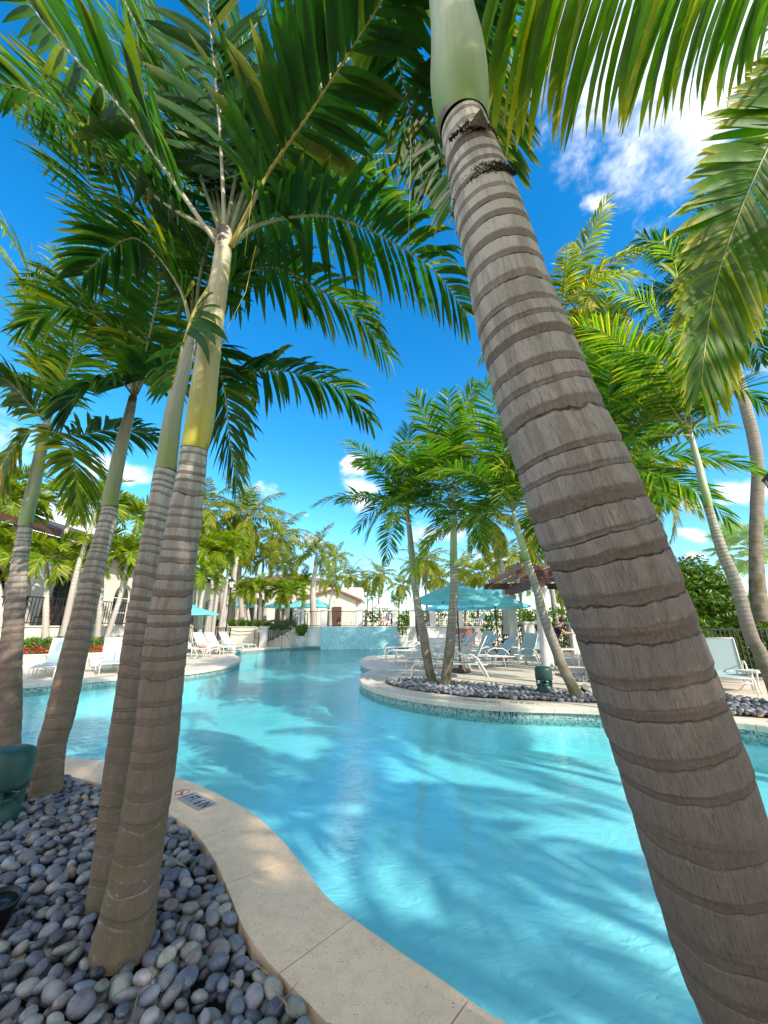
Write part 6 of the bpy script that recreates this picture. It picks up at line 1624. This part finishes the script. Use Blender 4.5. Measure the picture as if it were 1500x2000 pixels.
# urns with shrubs
def urn(label, p, s, seed, tall):
    root = thing('planter_urn', label, 'planter', p, 0, 'stone urns beside the waterfall')
    mb = MB(); mb.lathe([(.30 * s, 0), (.32 * s, .04 * s), (.36 * s, .30 * s), (.40 * s, .42 * s), (.38 * s, .46 * s), (.41 * s, .60 * s), (.45 * s, .70 * s), (.46 * s, .75 * s), (.40 * s, .75 * s), (.38 * s, .66 * s), (.0, .64 * s)], n=20); obj('urn', mb, 'urn', root)
    r2 = thing('potted_shrub', 'leafy shrub growing in the ' + label.split(' urn')[0] + ' urn', 'plant', (0, 0, 0))
    leaf_cloud('foliage', r2, [(p[0], p[1], .85 * s + tall * .45, .42, .42, tall * .5), (p[0] + .2, p[1], .8 * s + tall * .75, .3, .3, tall * .35)], 700 if tall < 1 else 900, .07, HG, seed)
    mb = MB(); rr_ = random.Random(seed)
    for k in range(7): mb.tube([(p[0], p[1], .6 * s), (p[0] + rr_.uniform(-.15, .15), p[1] + rr_.uniform(-.15, .15), .8 * s + tall * .4), (p[0] + rr_.uniform(-.4, .4), p[1] + rr_.uniform(-.3, .3), .8 * s + tall * rr_.uniform(.6, 1.0))], [.02, .012, .005], 5)
    obj('stem', mb, 'fibre', r2, 'stuff')
q = at(585, 1261, 26.7); urn('left pale stone urn by the stairs', (q.x, 26.9, 0.0), .9, 3, .7)
q = at(787, 1261, 26.6); urn('right pale stone urn at the waterfall', (q.x, 26.9, 0.0), .95, 4, 1.5)
# pool handrail
q0 = at(552, 1266, 25.9); hr = thing('pool_handrail', 'steel pool handrails by the left urn', 'handrail', (q0.x, 25.6, 0))
for y_ in (0, .75):
    mb = MB(); mb.tube([(y_ * .9, 0, -.2), (y_ * .9, 0, .8), (.06 + y_ * .9, 0, .9), (.2 + y_ * .9, -.1, .85), (.62 + y_ * .9, -.5, .45), (.75 + y_ * .9, -.6, .2), (.78 + y_ * .9, -.62, -.35)], .022, 8); obj('rail', mb, 'steel', hr)
# wall bracket sign square on the planter wall
q = at(505, 1238, 26.5); mb = MB(); a = .26
mb.tube([(q.x - a, 26.55, q.z - a), (q.x + a, 26.55, q.z - a), (q.x + a, 26.55, q.z + a), (q.x - a, 26.55, q.z + a), (q.x - a, 26.55, q.z - a)], .015, 4); o = obj('square_rail', mb, 'iron'); tag(o, 'square iron frame on the cream wall left of the white post', 'wall frame')
mb = MB(); w0 = at(440, 1230, 26.4); w1 = at(500, 1232, 26.4); w2 = at(516, 1222, 26.4); mb.tube([w0, at(470, 1234, 26.4), w1, w2, at(545, 1207, 26.4)], .022, 6); o = obj('wall_handrail', mb, 'iron'); tag(o, 'iron handrail bending along the cream planter wall up to the stairs', 'handrail')

# lettering
def text_mesh(name, body, size, parent, mat, loc, rot, extr=.0012, align='CENTER', shear=0.0):
    cu = bpy.data.curves.new(name, 'FONT'); cu.body = body; cu.size = size; cu.extrude = extr; cu.align_x = align; cu.align_y = 'CENTER'; cu.shear = shear; cu.offset = size * .015
    t = bpy.data.objects.new(name, cu); C.objects.link(t); bpy.context.view_layer.update()
    dg = bpy.context.evaluated_depsgraph_get(); me = bpy.data.meshes.new_from_object(t.evaluated_get(dg)); bpy.data.objects.remove(t)
    me.materials.clear(); me.materials.append(M[mat]); o_ = bpy.data.objects.new(name, me); link(o_, parent); o_.location = loc; o_.rotation_euler = rot; return o_
a, b_ = G(346, 1545), G(418, 1585)
d = (b_ - a); ang = math.atan2(d.y, d.x); mid_ = (a + b_) / 2; sg = thing('depth_marker', 'grey tile on the near coping reading 1 FT. 6 IN', 'sign', (mid_.x, mid_.y, .0075), ang)
mb = MB(); mb.box((.035, 0, .0006), (.34, .155, .0022)); obj('plate', mb, 'tile_plate', sg)
text_mesh('lettering', '1 FT. 6 IN', .088, sg, 'letter', (.035, -.004, .0022), (0, 0, 0), .0004).scale = (.92, 1.55, 1)
nd = thing('no_diving_marker', 'small red crossed-circle no-diving tile left of the depth tile', 'sign', (mid_.x - math.cos(ang) * .215, mid_.y - math.sin(ang) * .215, .0075), ang)
mb = MB(); mb.box((0, 0, .0006), (.145, .145, .0020)); obj('plate', mb, 'coping', nd)
mb = MB(); mb.tube([(.055 * math.cos(2 * PI * k / 24), .055 * math.sin(2 * PI * k / 24), .0018) for k in range(25)], .0035, 4); mb.tube([(-.038, .038, .002), (.038, -.038, .002)], .0035, 4); obj('ring', mb, 'letter_red', nd)
mb = MB(); mb.tube([(-.03, -.01, .0018), (.0, .01, .0018), (.03, -.012, .0018)], .003, 4); mb.lathe([(.001, 0), (.007, .001), (.001, .002)], (.034, -.018, .0016), 8); obj('swimmer', mb, 'letter_red', nd)
# island band lettering, standing on the mosaic
q = at(980, 1391, G(980, 1378).y - .0); a, b_ = G(950, 1377), G(1013, 1380); ang = math.atan2(b_.y - a.y, b_.x - a.x)
q = (a + b_) / 2
ib_s = thing('depth_marker', 'black 1 FT 6 IN lettering on the mosaic band of the island', 'sign', (q.x, q.y + .022, -.135), ang)
mb = MB(); mb.box((0, .005, 0), (.62, .006, .105)); obj('plate', mb, 'tile_plate', ib_s)
text_mesh('lettering', '1 FT 6 IN', .125, ib_s, 'letter', (0, -.004, 0), (R(90), 0, 0), .001).scale = (1.0, 1.0, 1)
for px, py, tx in ((940, 1370, 'NO DIVING'), (1025, 1374, '1 FT 6 IN')):
    q = G(px, py); q2 = G(px + 40, py + 3); an = math.atan2(q2.y - q.y, q2.x - q.x)
    s2 = thing('deck_marker', 'upside-down black %s lettering on top of the island coping' % tx, 'sign', (q.x, q.y, .0085), an + PI)
    text_mesh('lettering', tx, .13, s2, 'letter', (0, 0, 0), (0, 0, 0), .0005)

# ------------------------------------------------------------------ people
def skin_obj(name, verts, edges, radii, mat, parent, sub=2, root=0):
    me = bpy.data.meshes.new(name); me.from_pydata(verts, edges, []); o_ = bpy.data.objects.new(name, me); link(o_, parent)
    m1 = o_.modifiers.new('skin', 'SKIN'); m1.use_smooth_shade = True
    for i, r_ in enumerate(radii): me.skin_vertices[0].data[i].radius = (r_, r_) if not isinstance(r_, tuple) else r_
    for i in range(len(verts)): me.skin_vertices[0].data[i].use_root = (i == root)
    m2 = o_.modifiers.new('sub', 'SUBSURF'); m2.levels = sub; m2.render_levels = sub
    bpy.context.view_layer.update(); dg = bpy.context.evaluated_depsgraph_get()
    nm = bpy.data.meshes.new_from_object(o_.evaluated_get(dg)); o_.modifiers.clear(); old = o_.data; o_.data = nm; nm.name = name; nm.materials.clear(); nm.materials.append(M[mat])
    for p_ in nm.polygons: p_.use_smooth = True
    return o_
q = at(1097, 1222, 13.6)
pe = thing('person', 'person in navy shirt, shorts and cap leaning forward beyond the leaning trunk', 'person', (q.x, 14.3, 0), R(-10))
# facing +x, bending forward, arms reaching
bv = [(0, 0, .80), (.02, 0, .98), (.10, 0, 1.15), (.19, 0, 1.29), (.24, 0, 1.36), (.29, 0, 1.42), (.32, 0, 1.50),
      (.17, .17, 1.27), (.32, .20, 1.08), (.52, .16, 1.06), (.60, .15, 1.06), (.17, -.17, 1.27), (.33, -.20, 1.09), (.53, -.15, 1.10), (.61, -.13, 1.10),
      (0, .09, .76), (.03, .10, .44), (-.02, .10, .09), (.10, .11, .035), (0, -.09, .76), (.08, -.10, .44), (.05, -.10, .09), (.17, -.11, .035)]
be = [(0, 1), (1, 2), (2, 3), (3, 4), (4, 5), (5, 6), (3, 7), (7, 8), (8, 9), (9, 10), (3, 11), (11, 12), (12, 13), (13, 14), (0, 15), (15, 16), (16, 17), (17, 18), (0, 19), (19, 20), (20, 21), (21, 22)]
br = [.12, .115, .13, .11, .055, .07, .09, .06, .045, .035, .032, .06, .045, .035, .032, .09, .058, .038, .03, .09, .058, .038, .03]
skin_obj('body', bv, be, br, 'skin', pe)
skin_obj('shirt', [bv[0], bv[1], bv[2], bv[3], bv[7], (.24, .19, 1.18), bv[11], (.24, -.19, 1.18)], [(0, 1), (1, 2), (2, 3), (3, 4), (4, 5), (3, 6), (6, 7)], [.15, .15, .16, .14, .085, .07, .085, .07], 'navy', pe)
skin_obj('shorts', [(0, 0, .84), (0, .09, .76), (.02, .10, .50), (0, -.09, .76), (.07, -.10, .50)], [(0, 1), (1, 2), (0, 3), (3, 4)], [.145, .125, .095, .125, .095], 'navy', pe)
mb = MB(); mb.lathe([(.105, 0), (.108, .04), (.09, .08), (.04, .105), (.005, .11)], (.315, 0, 1.50), 16); mb.box((.43, 0, 1.505), (.11, .13, .012)); obj('cap', mb, 'navy', pe)
for y_ in (.10, -.11):
    x_ = .05 if y_ > 0 else .12
    mb = MB(); mb.box((x_, y_, .03), (.26, .09, .06)); obj('shoe', mb, 'black', pe)
for k_, dy in enumerate((-.02, -.005, .01, .025)):
    for (hx, hy, hz) in ((.60, .15, 1.06), (.61, -.13, 1.10)):
        pass
def hand(parent, p, s_):
    for k in range(4): skin_obj('finger', [(p[0], p[1] + (k - 1.5) * .018, p[2]), (p[0] + .05, p[1] + (k - 1.5) * .019, p[2] - .005), (p[0] + .085 - .006 * abs(k - 1.5), p[1] + (k - 1.5) * .019, p[2] - .03)], [(0, 1), (1, 2)], [.010, .009, .007], 'skin', parent, 1)
    skin_obj('thumb', [(p[0] - .02, p[1] + s_ * .02, p[2]), (p[0] + .02, p[1] + s_ * .045, p[2] - .005), (p[0] + .045, p[1] + s_ * .045, p[2] - .02)], [(0, 1), (1, 2)], [.011, .010, .008], 'skin', parent, 1)
hand(pe, bv[10], -1); hand(pe, bv[14], 1)
# towel bin behind the person
q = G(1118, 1306); tb = thing('towel_cart', 'pale towel stand with blue-white towels behind the person', 'towel stand', (q.x + .35, q.y + 1.0, 0))
mb = MB(); mb.box((0, 0, .55), (.6, .45, .05)); obj('shelf', mb, 'white_frame', tb)
for sx in (-.27, .27):
    for sy in (-.2, .2): mb = MB(); mb.box((sx, sy, .27), (.04, .04, .53)); obj('leg', mb, 'white_frame', tb)
# seated person beyond the fence
q = at(755, 1205, 34); ps = thing('person', 'tiny seated person in blue beyond the fence over the waterfall', 'person', (q.x, 34, tz), R(200))
sv = [(0, 0, .48), (-.05, 0, .75), (-.06, 0, .98), (-.05, 0, 1.08), (-.03, 0, 1.2), (-.05, .17, .95), (.1, .2, .7), (.3, .12, .68), (-.05, -.17, .95), (.1, -.2, .7), (.3, -.12, .68), (.1, .1, .48), (.45, .1, .5), (.5, .1, .06), (.1, -.1, .48), (.45, -.1, .5), (.5, -.1, .06)]
skin_obj('body', sv, [(0, 1), (1, 2), (2, 3), (3, 4), (2, 5), (5, 6), (6, 7), (2, 8), (8, 9), (9, 10), (0, 11), (11, 12), (12, 13), (0, 14), (14, 15), (15, 16)], [.12, .12, .11, .05, .09, .055, .04, .03, .055, .04, .03, .08, .06, .04, .08, .06, .04], 'skin', ps)
skin_obj('shirt', [sv[0], sv[1], sv[2], sv[5], sv[8]], [(0, 1), (1, 2), (2, 3), (2, 4)], [.145, .15, .14, .08, .08], 'blue_cloth', ps)
mb = MB(); mb.box((0, 0, .42), (.5, .5, .06)); mb.box((-.22, 0, .75), (.05, .5, .6)); mb.box((.2, .2, .2), (.04, .04, .4)); mb.box((.2, -.2, .2), (.04, .04, .4)); mb.box((-.2, .2, .2), (.04, .04, .4)); mb.box((-.2, -.2, .2), (.04, .04, .4))
o = obj('patio_chair', mb, 'white_frame'); o.location = (q.x, 34, tz); o.rotation_euler = (0, 0, R(200)); tag(o, 'white chair under the seated person beyond the fence', 'chair')

# loungers on the terrace, glimpsed through the fence
for k_, (px, Y, yw, lb) in enumerate([(925, 32, 200, 'left of the rear umbrella pole'), (950, 32, 205, 'in the middle of the terrace row'), (975, 32, 205, 'right end of the terrace row'), (862, 33, 190, 'behind the upright island trunk on the terrace'), (745, 36, 180, 'behind the fence over the waterfall'), (690, 33, 170, 'behind the fence over the left half of the waterfall')]):
    p = at(px, 1222, Y); dup(LE, (p.x, Y, tz), R(yw), 'white lounger beyond the fence ' + lb, 'loungers on the terrace')
# hanging dry strings from the crown of palm A
for k_, (pts, lb) in enumerate([([(505, 290, 1.9), (490, 400, 1.92), (478, 500, 1.95)], 'left'), ([(800, 180, 1.9), (802, 300, 1.9), (798, 470, 1.92)], 'right'), ([(500, 480, 2.0), (480, 570, 2.0), (445, 640, 2.0), (425, 700, 2.0)], 'curled')]):
    mb = MB(); mb.tube([at(*p) for p in pts], .0022, 4); o = obj('dry_fibre', mb, 'rachis_yellow'); tag(o, 'thin yellow dry fibre hanging from the fronds, %s one' % {'left': 'left straight', 'right': 'long right', 'curled': 'curled low'}[lb], 'leaf fibre')
for lg in [o_ for o_ in bpy.data.objects if o_.get('category') == 'sun lounger' and o_.get('group') == gl_ and o_.location.y < 14]: lg.scale = (.86,) * 3
side_palm('palm_tree', 'unseen palm set outside the frame to shade the pool, first of three', (8.6, -3.6), 7.6, 15, 34, pal=GREEN, length=2.3, w=.08, nl=40, lean=(.5, -.2))  # unseen palms, placed for the shade their crowns throw on the pool
side_palm('palm_tree', 'unseen palm set outside the frame to shade the pool, second of three', (10.6, -1.6), 8.2, 15, 35, pal=GREEN, length=2.4, w=.08, nl=40, lean=(-.3, .3))
side_palm('palm_tree', 'unseen palm set outside the frame to shade the pool, third of three', (7.4, -6.2), 7.4, 15, 36, pal=GREEN, length=2.4, w=.08, nl=40, lean=(.2, .3))
# palms beyond the frame that shade the near bed
side_palm('palm_tree', 'palm rising behind the camera, seen only by its shade', (2.3, -2.2), 4.6, 18, 32, pal=GREEN, length=2.6, w=.08, nl=44)
side_palm('palm_tree', 'second palm behind the camera shading the pebble bed', (0.6, -1.9), 4.2, 18, 33, pal=GREEN, length=2.6, w=.08, nl=44)
